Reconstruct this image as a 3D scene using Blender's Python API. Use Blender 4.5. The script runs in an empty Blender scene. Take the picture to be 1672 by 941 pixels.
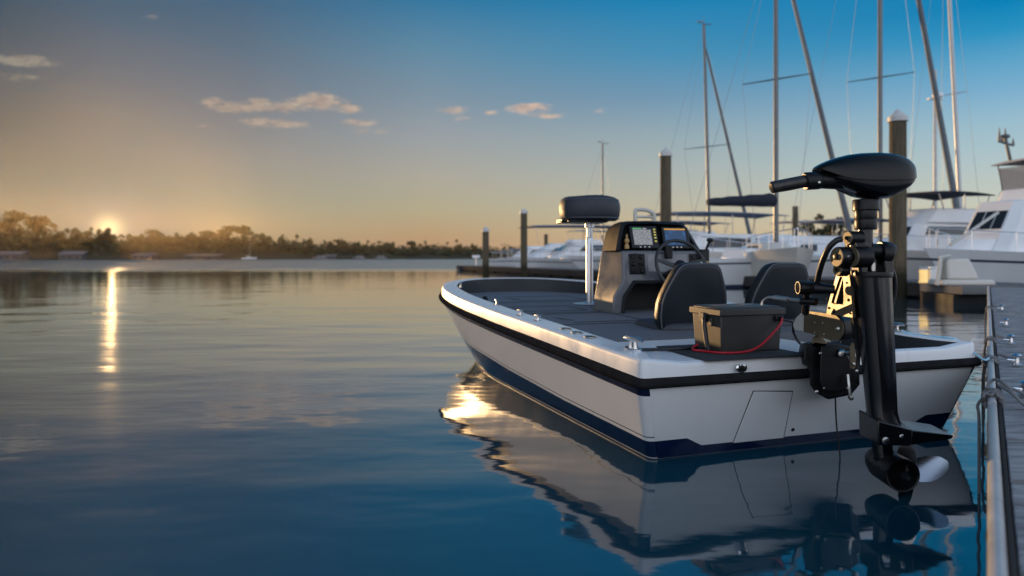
import bpy, bmesh, math, random
import numpy as np
from mathutils import Vector, Matrix, Quaternion

random.seed(7)
SC = bpy.context.scene
COL = SC.collection
F, HZ, CX, CAMH = 1150.0, 421.0, 836.0, 1.15     # how the photograph was measured: focal length, horizon, centre, eye height


def P(px, py, d):
    """the point of the place seen at a pixel, d metres ahead of the eye"""
    return Vector(((px - CX) / F * d, d, CAMH - (py - HZ) / F * d))


def W(px, py, h=0.0):
    """the point seen at a pixel that lies h metres above the water"""
    return P(px, py, (CAMH - h) * F / (py - HZ))


def srgb(r, g, b):
    o = []
    for c in (r, g, b):
        c /= 255.0
        o.append(c / 12.92 if c <= 0.04045 else ((c + 0.055) / 1.055) ** 2.4)
    return tuple(o)


# ------------------------------------------------------------------ mesh building
class MB:
    def __init__(self):
        self.v, self.f, self.m = [], [], []

    def add(self, vs, fs, m=0):
        o = len(self.v)
        self.v += [tuple(p) for p in vs]
        for f in fs:
            self.f.append(tuple(i + o for i in f))
            self.m.append(m)

    def hexa(self, p, m=0):      # 4 bottom points, 4 top points
        self.add(p, [(3, 2, 1, 0), (4, 5, 6, 7), (0, 1, 5, 4), (1, 2, 6, 5), (2, 3, 7, 6), (3, 0, 4, 7)], m)

    def box(self, c, s, rot=None, m=0):
        c = Vector(c)
        pts = []
        for z in (-1, 1):
            for x, y in ((-1, -1), (1, -1), (1, 1), (-1, 1)):
                q = Vector((x * s[0] / 2, y * s[1] / 2, z * s[2] / 2))
                if rot is not None:
                    q = rot @ q
                pts.append(c + q)
        self.hexa(pts, m)

    def prism(self, poly, ext, m=0):
        n = len(poly)
        ext = Vector(ext)
        a = [Vector(p) for p in poly]
        b = [p + ext for p in a]
        fs = [tuple(reversed(range(n))), tuple(range(n, 2 * n))]
        fs += [(i, (i + 1) % n, n + (i + 1) % n, n + i) for i in range(n)]
        self.add(a + b, fs, m)

    def loft(self, rings, closed=True, cap0=True, cap1=True, m=0, mrow=None):
        n = len(rings[0])
        vs = [p for r in rings for p in r]
        o = len(self.v)
        self.v += [tuple(p) for p in vs]
        for k in range(len(rings) - 1):
            for i in range(n if closed else n - 1):
                j = (i + 1) % n
                self.f.append((o + k * n + i, o + k * n + j, o + (k + 1) * n + j, o + (k + 1) * n + i))
                self.m.append(mrow[k] if mrow else m)
        if closed and cap0:
            self.f.append(tuple(o + i for i in reversed(range(n)))); self.m.append(mrow[0] if mrow else m)
        if closed and cap1:
            self.f.append(tuple(o + (len(rings) - 1) * n + i for i in range(n))); self.m.append(mrow[-1] if mrow else m)

    def tube(self, pts, r, n=10, cap=True, m=0, closed=False):
        pts = [Vector(p) for p in pts]
        k = len(pts)
        rs = r if isinstance(r, (list, tuple)) else [r] * k
        T = []
        for i in range(k):
            if closed:
                t = pts[(i + 1) % k] - pts[i - 1]
            else:
                t = pts[min(i + 1, k - 1)] - pts[max(i - 1, 0)]
            T.append(t.normalized())
        u = T[0].cross(Vector((0, 0, 1)))
        if u.length < 1e-3:
            u = T[0].cross(Vector((1, 0, 0)))
        u.normalize()
        rings = []
        for i in range(k):
            if i:
                q = T[i - 1].rotation_difference(T[i])
                u = q @ u
            u = (u - T[i] * u.dot(T[i])).normalized()
            w = T[i].cross(u)
            rings.append([pts[i] + (u * math.cos(2 * math.pi * j / n) + w * math.sin(2 * math.pi * j / n)) * rs[i] for j in range(n)])
        if closed:
            rings.append(rings[0])
            self.loft(rings, True, False, False, m)
        else:
            self.loft(rings, True, cap, cap, m)

    def lathe(self, prof, c=(0, 0, 0), axis=(0, 0, 1), n=24, m=0, sx=1.0):
        """profile of (radius, height) turned round an axis through c"""
        c = Vector(c)
        a = Vector(axis).normalized()
        u = a.cross(Vector((0, 1, 0)))
        if u.length < 1e-3:
            u = a.cross(Vector((1, 0, 0)))
        u.normalize()
        w = a.cross(u)
        rings = [[c + a * h + (u * math.cos(2 * math.pi * j / n) * sx + w * math.sin(2 * math.pi * j / n)) * max(r, 1e-4) for j in range(n)] for r, h in prof]
        self.loft(rings, True, True, True, m)

    def build(self, name, mats, parent=None, world=False, bevel=0.0, seg=2, angle=35, flat=False, label=None):
        me = bpy.data.meshes.new(name)
        vs = self.v
        if world and parent is not None:
            inv = ROOT_M[root_of(parent)].inverted()
            vs = [tuple(inv @ Vector(p)) for p in vs]
        me.from_pydata(vs, [], self.f)
        if not isinstance(mats, (list, tuple)):
            mats = [mats]
        for x in mats:
            me.materials.append(x)
        if len(mats) > 1:
            me.polygons.foreach_set('material_index', self.m)
        bm = bmesh.new()
        bm.from_mesh(me)
        if not flat:
            bmesh.ops.remove_doubles(bm, verts=bm.verts, dist=1e-5)
        bmesh.ops.recalc_face_normals(bm, faces=bm.faces)
        bm.to_mesh(me)
        bm.free()
        if not flat:
            me.polygons.foreach_set('use_smooth', [True] * len(me.polygons))
            me.set_sharp_from_angle(angle=math.radians(angle))
        o = bpy.data.objects.new(name, me)
        COL.objects.link(o)
        if parent is not None:
            o.parent = parent
        if bevel > 0:
            b = o.modifiers.new('Bevel', 'BEVEL')
            b.width = bevel
            b.segments = seg
            b.limit_method = 'ANGLE'
            b.angle_limit = math.radians(40)
            b.harden_normals = False
        if label:
            o['label'] = label
        return o


ROOT_M = {}


def root_of(o):
    while o.parent is not None:
        o = o.parent
    return o.name


def thing(name, label, cat, loc=(0, 0, 0), rz=0.0, group=None):
    o = bpy.data.objects.new(name, None)
    o.empty_display_size = 0.2
    COL.objects.link(o)
    o.location = loc
    o.rotation_euler = (0, 0, rz)
    ROOT_M[o.name] = Matrix.Translation(Vector(loc)) @ Matrix.Rotation(rz, 4, 'Z')
    tag(o, label, cat, group)
    return o


def tag(o, label, cat, group=None):
    o['label'] = label
    o['category'] = cat
    if group:
        o['group'] = group
    return o


def structure(o, label, cat):
    tag(o, label, cat)
    o['kind'] = 'structure'
    return o


def copy_tree(o, parent=None):
    c = o.copy()
    COL.objects.link(c)
    if parent is not None:
        c.parent = parent
    for ch in list(o.children):
        copy_tree(ch, c)
    return c


def smooth(pts, k=6, closed=False):
    """Catmull-Rom through the points"""
    pts = [Vector(p) for p in pts]
    n = len(pts)
    out = []
    for i in range(n if closed else n - 1):
        p0 = pts[i - 1] if (i or closed) else pts[0]
        p1, p2 = pts[i], pts[(i + 1) % n]
        p3 = pts[(i + 2) % n] if (closed or i + 2 < n) else pts[-1]
        for j in range(k):
            t = j / k
            out.append(0.5 * ((2 * p1) + (p2 - p0) * t + (2 * p0 - 5 * p1 + 4 * p2 - p3) * t * t + (3 * p1 - p0 - 3 * p2 + p3) * t ** 3))
    if not closed:
        out.append(pts[-1])
    return out


def lerp(a, b, t):
    return a + (b - a) * t


def interp(x, xs, ys):
    return float(np.interp(x, xs, ys))


# ------------------------------------------------------------------ materials
def nodes_of(m):
    m.use_nodes = True
    return m.node_tree.nodes, m.node_tree.links


def mat(name, base, rough=0.5, metal=0.0, coat=0.0, var=0.12, vscale=6.0, rvar=0.1, bump=0.0, bscale=60.0, stretch=(1, 1, 1),
        spec=0.5, dark=None, dscale=2.0, damt=0.0, emit=None, es=0.0, trans=0.0, crough=0.05, btype='noise'):
    m = bpy.data.materials.new(name)
    N, L = nodes_of(m)
    b = N['Principled BSDF']
    tc = N.new('ShaderNodeTexCoord')
    mp = N.new('ShaderNodeMapping')
    mp.inputs['Scale'].default_value = stretch
    L.new(tc.outputs['Object'], mp.inputs['Vector'])
    n1 = N.new('ShaderNodeTexNoise')
    n1.inputs['Scale'].default_value = vscale
    n1.inputs['Detail'].default_value = 5
    L.new(mp.outputs['Vector'], n1.inputs['Vector'])
    rp = N.new('ShaderNodeValToRGB')
    rp.color_ramp.elements[0].position = 0.25
    rp.color_ramp.elements[1].position = 0.75
    rp.color_ramp.elements[0].color = tuple(c * (1 - var) for c in base) + (1,)
    rp.color_ramp.elements[1].color = tuple(min(1, c * (1 + var)) for c in base) + (1,)
    L.new(n1.outputs['Fac'], rp.inputs['Fac'])
    col = rp.outputs['Color']
    if dark is not None and damt > 0:
        n2 = N.new('ShaderNodeTexNoise')
        n2.inputs['Scale'].default_value = dscale
        n2.inputs['Detail'].default_value = 8
        n2.inputs['Roughness'].default_value = 0.7
        L.new(mp.outputs['Vector'], n2.inputs['Vector'])
        mr = N.new('ShaderNodeMapRange')
        mr.inputs['From Min'].default_value = 0.5
        mr.inputs['From Max'].default_value = 0.72
        mr.inputs['To Max'].default_value = damt
        L.new(n2.outputs['Fac'], mr.inputs['Value'])
        mx = N.new('ShaderNodeMix')
        mx.data_type = 'RGBA'
        L.new(mr.outputs['Result'], mx.inputs['Factor'])
        L.new(col, mx.inputs['A'])
        mx.inputs['B'].default_value = tuple(dark) + (1,)
        col = mx.outputs['Result']
    L.new(col, b.inputs['Base Color'])
    if rvar > 0:
        mr = N.new('ShaderNodeMapRange')
        mr.inputs['From Min'].default_value = 0.3
        mr.inputs['From Max'].default_value = 0.7
        mr.inputs['To Min'].default_value = max(0.02, rough * (1 - rvar))
        mr.inputs['To Max'].default_value = min(1, rough * (1 + rvar))
        L.new(n1.outputs['Fac'], mr.inputs['Value'])
        L.new(mr.outputs['Result'], b.inputs['Roughness'])
    else:
        b.inputs['Roughness'].default_value = rough
    b.inputs['Metallic'].default_value = metal
    b.inputs['Coat Weight'].default_value = coat
    b.inputs['Coat Roughness'].default_value = crough
    b.inputs['Specular IOR Level'].default_value = spec
    b.inputs['Transmission Weight'].default_value = trans
    if emit:
        b.inputs['Emission Color'].default_value = tuple(emit) + (1,)
        b.inputs['Emission Strength'].default_value = es
    if bump > 0:
        if btype == 'voronoi':
            n3 = N.new('ShaderNodeTexVoronoi')
            out = 'Distance'
        else:
            n3 = N.new('ShaderNodeTexNoise')
            n3.inputs['Detail'].default_value = 4
            out = 'Fac'
        n3.inputs['Scale'].default_value = bscale
        L.new(mp.outputs['Vector'], n3.inputs['Vector'])
        bp = N.new('ShaderNodeBump')
        bp.inputs['Strength'].default_value = 1.0
        bp.inputs['Distance'].default_value = bump
        L.new(n3.outputs[out], bp.inputs['Height'])
        L.new(bp.outputs['Normal'], b.inputs['Normal'])
    return m


M = {}
M['gel'] = mat('white_gelcoat', (0.80, 0.80, 0.80), 0.16, coat=0.6, spec=0.5, var=0.025, vscale=2.5, rvar=0.25, dark=(0.5, 0.48, 0.44), dscale=3, damt=0.10, stretch=(1, 1, .3))
M['gelcap'] = mat('white_deck_gelcoat', (0.76, 0.77, 0.78), 0.34, coat=0.15, var=0.03, vscale=4, rvar=0.3, dark=(0.5, 0.49, 0.47), dscale=5, damt=0.08, bump=0.0004, bscale=9)
M['navy'] = mat('navy_gelcoat', (0.004, 0.012, 0.05), 0.1, coat=0.5, var=0.1, vscale=3, rvar=0.2)
M['pin'] = mat('pinstripe_navy', (0.006, 0.012, 0.04), 0.25, var=0.1)
M['rail'] = mat('black_rubber_rail', (0.022, 0.022, 0.024), 0.9, var=0.25, vscale=15, spec=0.0)
M['inner'] = mat('dark_liner', (0.02, 0.023, 0.03), 0.5, var=0.2)
M['carpet'] = mat('grey_deck_foam', (0.125, 0.132, 0.152), 0.75, var=0.14, vscale=90, bump=0.0015, bscale=420, dark=(0.08, 0.083, 0.095), dscale=3, damt=0.35)
M['mat'] = mat('charcoal_nonslip_mat', (0.03, 0.031, 0.034), 0.85, var=0.3, vscale=160, bump=0.002, bscale=500)
M['seam'] = mat('deck_seam', (0.05, 0.052, 0.06), 0.7, var=0.1)
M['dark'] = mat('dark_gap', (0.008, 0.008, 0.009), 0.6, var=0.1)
M['vinyl'] = mat('charcoal_vinyl', (0.010, 0.013, 0.019), 0.42, spec=0.35, var=0.15, vscale=8, rvar=0.25, bump=0.0006, bscale=260, btype='voronoi')
M['vinyl2'] = mat('dark_grey_vinyl', (0.036, 0.041, 0.054), 0.5, spec=0.35, var=0.12, vscale=8, rvar=0.2, bump=0.0006, bscale=260, btype='voronoi')
M['piping'] = mat('seat_piping', (0.10, 0.105, 0.12), 0.45, var=0.1)
M['chrome'] = mat('polished_stainless', (0.72, 0.72, 0.73), 0.14, metal=1.0, var=0.04, rvar=0.3)
M['alu'] = mat('brushed_aluminium', (0.62, 0.63, 0.65), 0.34, metal=0.9, var=0.06, vscale=30, stretch=(1, 1, .05))
M['console'] = mat('grey_console_fibreglass', (0.085, 0.092, 0.108), 0.3, coat=0.35, var=0.03, vscale=5, rvar=0.3)
M['hood'] = mat('black_console_plastic', (0.006, 0.0065, 0.008), 0.45, spec=0.25, var=0.2, bump=0.0004, bscale=400)
M['wheel'] = mat('black_wheel_rubber', (0.015, 0.015, 0.017), 0.42, var=0.2, bump=0.0004, bscale=300)
M['gloss'] = mat('gloss_black_housing', (0.003, 0.0035, 0.005), 0.12, coat=0.1, spec=0.22, var=0.2, vscale=5, rvar=0.35, crough=0.06)
M['satin'] = mat('satin_black_plastic', (0.005, 0.0052, 0.0065), 0.34, spec=0.28, var=0.25, vscale=9, rvar=0.25, bump=0.0003, bscale=350)
M['tubem'] = mat('dark_anodised_tube', (0.004, 0.0045, 0.0065), 0.17, coat=0.1, spec=0.4, metal=0.0, var=0.2, vscale=7, rvar=0.25, stretch=(1, 1, .2))
M['plate'] = mat('sun_tinted_plate', (0.15, 0.12, 0.075), 0.4, metal=0.35, var=0.12, vscale=12, rvar=0.3, dark=(0.12, 0.1, 0.08), dscale=22, damt=0.35)  # the sun's warm gold is put into the colour of these metal plates
M['steel'] = mat('worn_steel', (0.45, 0.44, 0.42), 0.3, metal=1.0, var=0.15)
M['dsteel'] = mat('dull_steel', (0.10, 0.10, 0.10), 0.4, metal=0.8, var=0.15)
M['grip'] = mat('worn_black_grip', (0.018, 0.016, 0.015), 0.33, var=0.3, vscale=40, dark=(0.10, 0.075, 0.05), dscale=28, damt=0.5, bump=0.0005, bscale=120)
M['cable'] = mat('black_cable', (0.012, 0.012, 0.013), 0.4, var=0.2)
M['red'] = mat('red_cable', (0.42, 0.012, 0.022), 0.35, var=0.1)
M['box'] = mat('grey_battery_box_plastic', (0.036, 0.034, 0.032), 0.48, var=0.12, vscale=10, bump=0.0004, bscale=300, dark=(0.06, 0.057, 0.054), dscale=4, damt=0.3)
M['prop'] = mat('polished_propeller', (0.58, 0.59, 0.62), 0.18, metal=0.95, var=0.06, vscale=10)
M['propd'] = mat('dark_propeller', (0.02, 0.024, 0.03), 0.25, coat=0.3, var=0.1)
M['label'] = mat('orange_sticker', (0.36, 0.12, 0.05), 0.5, var=0.15)
M['white'] = mat('white_print', (0.7, 0.7, 0.7), 0.5, var=0.05)
M['amber'] = mat('amber_knob', (0.42, 0.25, 0.09), 0.35, var=0.1)
M['clear'] = mat('clear_acrylic', (0.75, 0.72, 0.64), 0.2, var=0.05, trans=0.25)
M['plan'] = mat('dock_planks', (0.36, 0.355, 0.36), 0.95, spec=0.05, var=0.45, vscale=5, stretch=(1, 6, 1), dark=(0.03, 0.03, 0.032), dscale=3, damt=0.6, bump=0.009, bscale=30)
M['galv'] = mat('painted_dock_rail', (0.40, 0.40, 0.41), 0.38, var=0.14, vscale=9, dark=(0.16, 0.15, 0.14), dscale=7, damt=0.6, bump=0.001, bscale=40)
M['fascia'] = mat('weathered_dock_fascia', (0.05, 0.048, 0.047), 0.85, spec=0.05, var=0.25, vscale=3, stretch=(.5, .5, 4), dark=(0.05, 0.045, 0.04), dscale=4, damt=0.6)
M['decktop'] = mat('pale_dock_decking', (0.19, 0.185, 0.185), 0.9, spec=0.05, var=0.15, vscale=3)
M['float'] = mat('black_dock_float', (0.015, 0.015, 0.015), 0.7, var=0.3)
M['pile'] = mat('weathered_piling_timber', (0.13, 0.105, 0.072), 0.85, spec=0.08, var=0.35, vscale=7, stretch=(4, 4, .25), dark=(0.03, 0.032, 0.024), dscale=4, damt=0.7, bump=0.012, bscale=14)
M['pilecap'] = mat('pale_piling_cap', (0.62, 0.60, 0.57), 0.5, var=0.1)
M['rope'] = mat('grey_mooring_rope', (0.20, 0.20, 0.205), 0.85, var=0.25, vscale=40, bump=0.004, bscale=160)
M['ropeblue'] = mat('pale_blue_rope', (0.35, 0.6, 0.75), 0.8, var=0.3, vscale=60)
M['ropedark'] = mat('dark_wet_rope', (0.03, 0.03, 0.03), 0.6, var=0.3)
M['boatw'] = mat('white_yacht_gelcoat', (0.83, 0.84, 0.85), 0.3, coat=0.3, var=0.05, vscale=1.2)
M['boatg'] = mat('cream_yacht_gelcoat', (0.66, 0.62, 0.56), 0.35, coat=0.2, var=0.05, vscale=1.2)
M['boot'] = mat('dark_boot_stripe', (0.03, 0.045, 0.08), 0.4, var=0.1)
M['glass'] = mat('tinted_cabin_glass', (0.012, 0.016, 0.02), 0.08, var=0.1, coat=0.5)
M['canvas'] = mat('navy_canvas', (0.007, 0.011, 0.026), 0.8, var=0.2, vscale=5)
M['canvasb'] = mat('blue_grey_canvas', (0.13, 0.17, 0.25), 0.7, var=0.15, vscale=4)
M['canvasg'] = mat('pale_canvas', (0.5, 0.49, 0.48), 0.7, var=0.1)
M['mastd'] = mat('grey_mast_alloy', (0.15, 0.155, 0.16), 0.4, metal=0.5, var=0.12)
M['mastw'] = mat('pale_mast_alloy', (0.5, 0.5, 0.5), 0.4, metal=0.3, var=0.1)
M['sailf'] = mat('furled_sail_cover', (0.14, 0.16, 0.18), 0.7, var=0.2, vscale=6)
M['wire'] = mat('rigging_wire', (0.25, 0.26, 0.27), 0.4, metal=0.8, var=0.1)
M['leaf'] = mat('dusk_foliage', (0.052, 0.058, 0.024), 0.7, var=0.55, vscale=0.35, rvar=0)
M['bark'] = mat('tree_bark', (0.06, 0.045, 0.035), 0.9, var=0.3)
M['bank'] = mat('wooded_bank', (0.045, 0.045, 0.026), 0.9, var=0.4, vscale=0.08)
M['house'] = mat('pale_house_wall', (0.10, 0.092, 0.09), 0.8, var=0.12, vscale=0.3)
M['roofm'] = mat('grey_house_roof', (0.16, 0.15, 0.15), 0.7, var=0.15, vscale=0.3)
M['lampy'] = mat('lit_dock_lamp', (0.8, 0.6, 0.25), 0.5, emit=(1.0, 0.62, 0.22), es=0.75)
M['farw'] = mat('distant_boat_paint', (0.26, 0.25, 0.25), .5, var=.1)
M['curtain'] = mat('clear_curtain', (.62, .62, .62), .2, var=.05, trans=.5)

# dark weed and tide band low on the pilings
N, L = nodes_of(M['pile'])
b = N['Principled BSDF']
src = b.inputs['Base Color'].links[0].from_socket
tc = [q for q in N if q.type == 'TEX_COORD'][0]
sp = N.new('ShaderNodeSeparateXYZ')
L.new(tc.outputs['Object'], sp.inputs[0])
nz = N.new('ShaderNodeTexNoise')
nz.inputs['Scale'].default_value = 9
nz.inputs['Detail'].default_value = 6
L.new(tc.outputs['Object'], nz.inputs['Vector'])
ad = N.new('ShaderNodeMath')
ad.operation = 'MULTIPLY_ADD'
L.new(nz.outputs['Fac'], ad.inputs[0])
ad.inputs[1].default_value = -0.5
L.new(sp.outputs['Z'], ad.inputs[2])
mr = N.new('ShaderNodeMapRange')
mr.inputs['From Min'].default_value = 0.35
mr.inputs['From Max'].default_value = 0.75
mr.inputs['To Min'].default_value = 0.85
mr.inputs['To Max'].default_value = 0.0
L.new(ad.outputs[0], mr.inputs['Value'])
mx = N.new('ShaderNodeMix')
mx.data_type = 'RGBA'
L.new(mr.outputs['Result'], mx.inputs['Factor'])
L.new(src, mx.inputs['A'])
mx.inputs['B'].default_value = (0.022, 0.024, 0.014, 1)
L.new(mx.outputs['Result'], b.inputs['Base Color'])
M['line'] = mat('pale_waterline_strake', (0.42, 0.42, 0.41), 0.3, var=0.15, vscale=6)
# ------------------------------------------------------------------ camera, sun, sky, water
SUN_AZ, SUN_EL = math.radians(-29.8), math.radians(2.1)
SDIR = Vector((math.sin(SUN_AZ) * math.cos(SUN_EL), math.cos(SUN_AZ) * math.cos(SUN_EL), math.sin(SUN_EL)))

cd = bpy.data.cameras.new('camera')
cam = bpy.data.objects.new('camera', cd)
COL.objects.link(cam)
cam.location = (0, 0, CAMH)
cam.rotation_euler = (math.radians(90), 0, 0)
cd.sensor_width = 36.0
cd.lens = 36.0 * F / 1672.0
cd.shift_y = -(470.5 - HZ) / 1672.0
cd.clip_start = 0.05
cd.clip_end = 20000
cd.dof.use_dof = True
cd.dof.focus_distance = 3.95
cd.dof.aperture_fstop = 1.6
SC.camera = cam

sl = bpy.data.lights.new('sun', 'SUN')
sl.energy = 4.6
sl.color = (1.0, 0.60, 0.26)
sl.angle = math.radians(0.5)
so = bpy.data.objects.new('sun', sl)
COL.objects.link(so)
so.rotation_euler = SDIR.to_track_quat('Z', 'Y').to_euler()
so.location = (-40, 60, 30)

w = bpy.data.worlds.new('World')
SC.world = w
w.use_nodes = True
N, L = w.node_tree.nodes, w.node_tree.links
N.clear()


def nd(t, **k):
    n = N.new(t)
    for a, b in k.items():
        setattr(n, a, b)
    return n


def mth(op, a, b=None, c=None, clamp=False):
    n = nd('ShaderNodeMath', operation=op, use_clamp=clamp)
    for i, x in enumerate((a, b, c)):
        if x is None:
            continue
        if isinstance(x, (int, float)):
            n.inputs[i].default_value = x
        else:
            L.new(x, n.inputs[i])
    return n.outputs[0]


def mixc(f, a, b, blend='MIX'):
    n = nd('ShaderNodeMix', data_type='RGBA', blend_type=blend)
    for k, x in (('Factor', f), ('A', a), ('B', b)):
        if isinstance(x, (int, float)):
            n.inputs[k].default_value = x
        elif isinstance(x, tuple):
            n.inputs[k].default_value = x + (1,)
        else:
            L.new(x, n.inputs[k])
    return n.outputs['Result']


tc = nd('ShaderNodeTexCoord')
sep = nd('ShaderNodeSeparateXYZ')
L.new(tc.outputs['Generated'], sep.inputs[0])
X, Y, Z = sep.outputs
az = mth('ARCTAN2', X, Y)


def sky_ramp(col):
    """col: (elevation sine, linear colour) pairs"""
    r = nd('ShaderNodeValToRGB')
    e = r.color_ramp.elements
    col = sorted(col)
    e[0].position, e[0].color = col[0][0], tuple(col[0][1]) + (1,)
    e[1].position, e[1].color = col[-1][0], tuple(col[-1][1]) + (1,)
    for p, c in col[1:-1]:
        q = e.new(p)
        q.color = tuple(c) + (1,)
    L.new(mth('MAXIMUM', Z, 0.0), r.inputs['Fac'])
    return r.outputs['Color']


def column(px, rows, top, g=(1, 1, 1)):
    u = (px - CX) / F
    out = []
    for y, c in rows:
        v = (HZ - y) / F
        out.append((max(0.0, v) / math.sqrt(1 + u * u + v * v), tuple(q * k for q, k in zip(srgb(*c), g))))
    out += [(0.55, srgb(*top[0])), (1.0, srgb(*top[1]))]
    return sky_ramp(out)


cols = [
    (-36.0, column(0, [(421, (140, 135, 122)), (330, (131, 137, 130)), (260, (128, 129, 122)), (180, (125, 119, 114)), (100, (112, 113, 118)), (0, (86, 101, 114))], [(60, 84, 108), (45, 85, 125)], (.56, .67, .74))),
    (-29.8, column(178, [(421, (95, 110, 130)), (378, (100, 118, 135)), (330, (122, 132, 134)), (260, (134, 134, 128)), (180, (133, 129, 126)), (100, (116, 119, 126)), (0, (82, 106, 125))], [(57, 88, 116), (45, 86, 127)], (.74, .83, .90))),
    (-21.0, column(400, [(421, (172, 140, 112)), (380, (165, 152, 130)), (330, (160, 158, 142)), (260, (158, 152, 146)), (180, (136, 136, 142)), (100, (112, 124, 138)), (0, (78, 110, 136))], [(55, 92, 124), (45, 88, 130)], (.76, .84, .88))),
    (-6.7, column(700, [(421, (184, 142, 116)), (385, (188, 154, 120)), (345, (184, 170, 138)), (290, (178, 170, 154)), (220, (158, 162, 164)), (160, (132, 150, 162)), (80, (99, 140, 163)), (0, (54, 122, 160))], [(45, 100, 145), (40, 90, 140)], (.92, .96, 1.0))),
    (11.5, column(1070, [(421, (204, 172, 132)), (370, (200, 182, 150)), (330, (188, 184, 166)), (280, (172, 180, 176)), (220, (150, 170, 178)), (160, (116, 152, 178)), (90, (74, 144, 182)), (0, (26, 130, 180))], [(38, 108, 160), (40, 95, 145)])),
    (34.6, column(1630, [(421, (215, 190, 155)), (330, (200, 203, 188)), (260, (178, 198, 202)), (200, (155, 190, 206)), (150, (126, 176, 207)), (100, (94, 164, 202)), (50, (40, 146, 194)), (0, (0, 130, 184))], [(30, 115, 170), (40, 95, 145)])),
    (95.0, sky_ramp([(0, (0.92, 0.92, 1.0)), (0.15, (1.08, 1.14, 1.28)), (0.4, (0.82, 1.0, 1.25)), (1, (0.07, 0.17, 0.34))])),
    (150.0, sky_ramp([(0, (1.02, 1.0, 1.08)), (0.2, (1.28, 1.34, 1.46)), (0.5, (0.86, 1.02, 1.26)), (1, (0.07, 0.17, 0.34))])),
]
azd = mth('MULTIPLY', az, 180 / math.pi)
c = cols[0][1]
for i in range(1, len(cols)):
    mr = nd('ShaderNodeMapRange', interpolation_type='SMOOTHSTEP' if i > 5 else 'LINEAR')
    mr.inputs['From Min'].default_value = cols[i - 1][0]
    mr.inputs['From Max'].default_value = cols[i][0]
    L.new(azd, mr.inputs['Value'])
    c = mixc(mr.outputs['Result'], c, cols[i][1])
# behind on the left the sky turns back to the far column
mr = nd('ShaderNodeMapRange', interpolation_type='SMOOTHSTEP')
mr.inputs['From Min'].default_value = -75
mr.inputs['From Max'].default_value = -140
L.new(azd, mr.inputs['Value'])
c = mixc(mr.outputs['Result'], c, cols[-1][1])

# glow round the setting sun
sd = Vector((math.sin(SUN_AZ), math.cos(SUN_AZ), 0.0355)).normalized()
dt = nd('ShaderNodeVectorMath', operation='DOT_PRODUCT')
nrm = nd('ShaderNodeVectorMath', operation='NORMALIZE')
L.new(tc.outputs['Generated'], nrm.inputs[0])
L.new(nrm.outputs['Vector'], dt.inputs[0])
dt.inputs[1].default_value = tuple(sd)
ang = mth('ARCCOSINE', mth('MINIMUM', dt.outputs['Value'], 0.999999))


def gauss(x, s):
    q = mth('DIVIDE', x, s)
    return mth('EXPONENT', mth('MULTIPLY', mth('MULTIPLY', q, q), -1.0))


c = mixc(1.0, c, mixc(gauss(ang, math.radians(8.0)), (0, 0, 0), (0.02, 0.012, 0.005)), 'ADD')
c = mixc(1.0, c, mixc(gauss(ang, math.radians(2.2)), (0, 0, 0), (0.14, 0.10, 0.05)), 'ADD')

c = mixc(1.0, c, mixc(gauss(ang, math.radians(0.75)), (0, 0, 0), (1.0, 0.70, 0.28)), 'ADD')

# small clouds: soft ellipses on the sky ahead, broken up by noise
U = mth('DIVIDE', X, mth('MAXIMUM', Y, 0.05))
V = mth('DIVIDE', Z, mth('MAXIMUM', Y, 0.05))
cv = nd('ShaderNodeCombineXYZ')
L.new(mth('MULTIPLY', U, 1.0), cv.inputs[0])
L.new(mth('MULTIPLY', V, 2.6), cv.inputs[1])
nz = nd('ShaderNodeTexNoise')
nz.inputs['Scale'].default_value = 38
nz.inputs['Detail'].default_value = 8
nz.inputs['Roughness'].default_value = 0.68
L.new(cv.outputs[0], nz.inputs['Vector'])
nzw = nd('ShaderNodeTexNoise')
nzw.inputs['Scale'].default_value = 9
nzw.inputs['Detail'].default_value = 3
L.new(cv.outputs[0], nzw.inputs['Vector'])
Uw = mth('ADD', U, mth('MULTIPLY', mth('SUBTRACT', nzw.outputs['Fac'], 0.5), 0.03))
ells = [(10, 97, 32, 11, 1.0), (45, 100, 30, 11, 1.0), (85, 103, 28, 7, .95), (25, 126, 46, 8, .85),
        (348, 168, 24, 11, .95), (385, 177, 32, 10, 1.0), (420, 168, 26, 10, 1.0), (458, 178, 38, 9, .95), (488, 166, 22, 13, 1.05), (520, 161, 22, 13, 1.1), (548, 172, 28, 11, 1.1), (578, 180, 20, 7, .9),
        (458, 203, 58, 8, 1.0), (412, 197, 24, 5, .8), (585, 200, 38, 7, .9), (605, 215, 34, 6, .8), (742, 179, 28, 7, 1.0), (750, 194, 18, 6, .85), (802, 184, 12, 5, .85),
        (850, 178, 26, 8, 1.05), (880, 174, 24, 7, 1.0), (893, 189, 28, 6, 1.0), (975, 180, 18, 7, .6), (250, 27, 24, 8, .55), (330, 206, 30, 6, .5)]
tot = None
for px, py, rx, ry, a in ells:
    qu = mth('DIVIDE', mth('SUBTRACT', Uw, (px - CX) / F), rx / F)
    qv = mth('DIVIDE', mth('SUBTRACT', V, (HZ - py) / F), ry / F)
    g = mth('MULTIPLY', mth('EXPONENT', mth('MULTIPLY', mth('ADD', mth('MULTIPLY', qu, qu), mth('MULTIPLY', qv, qv)), -1.0)), a)
    tot = g if tot is None else mth('ADD', tot, g)
den = mth('SUBTRACT', mth('MULTIPLY', tot, mth('ADD', mth('MULTIPLY', nz.outputs['Fac'], 3.6), -0.80)), 0.28)
mr = nd('ShaderNodeMapRange', interpolation_type='SMOOTHSTEP')
mr.inputs['From Min'].default_value = 0.0
mr.inputs['From Max'].default_value = 0.95
mr.inputs['To Max'].default_value = 0.88
L.new(den, mr.inputs['Value'])
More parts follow.
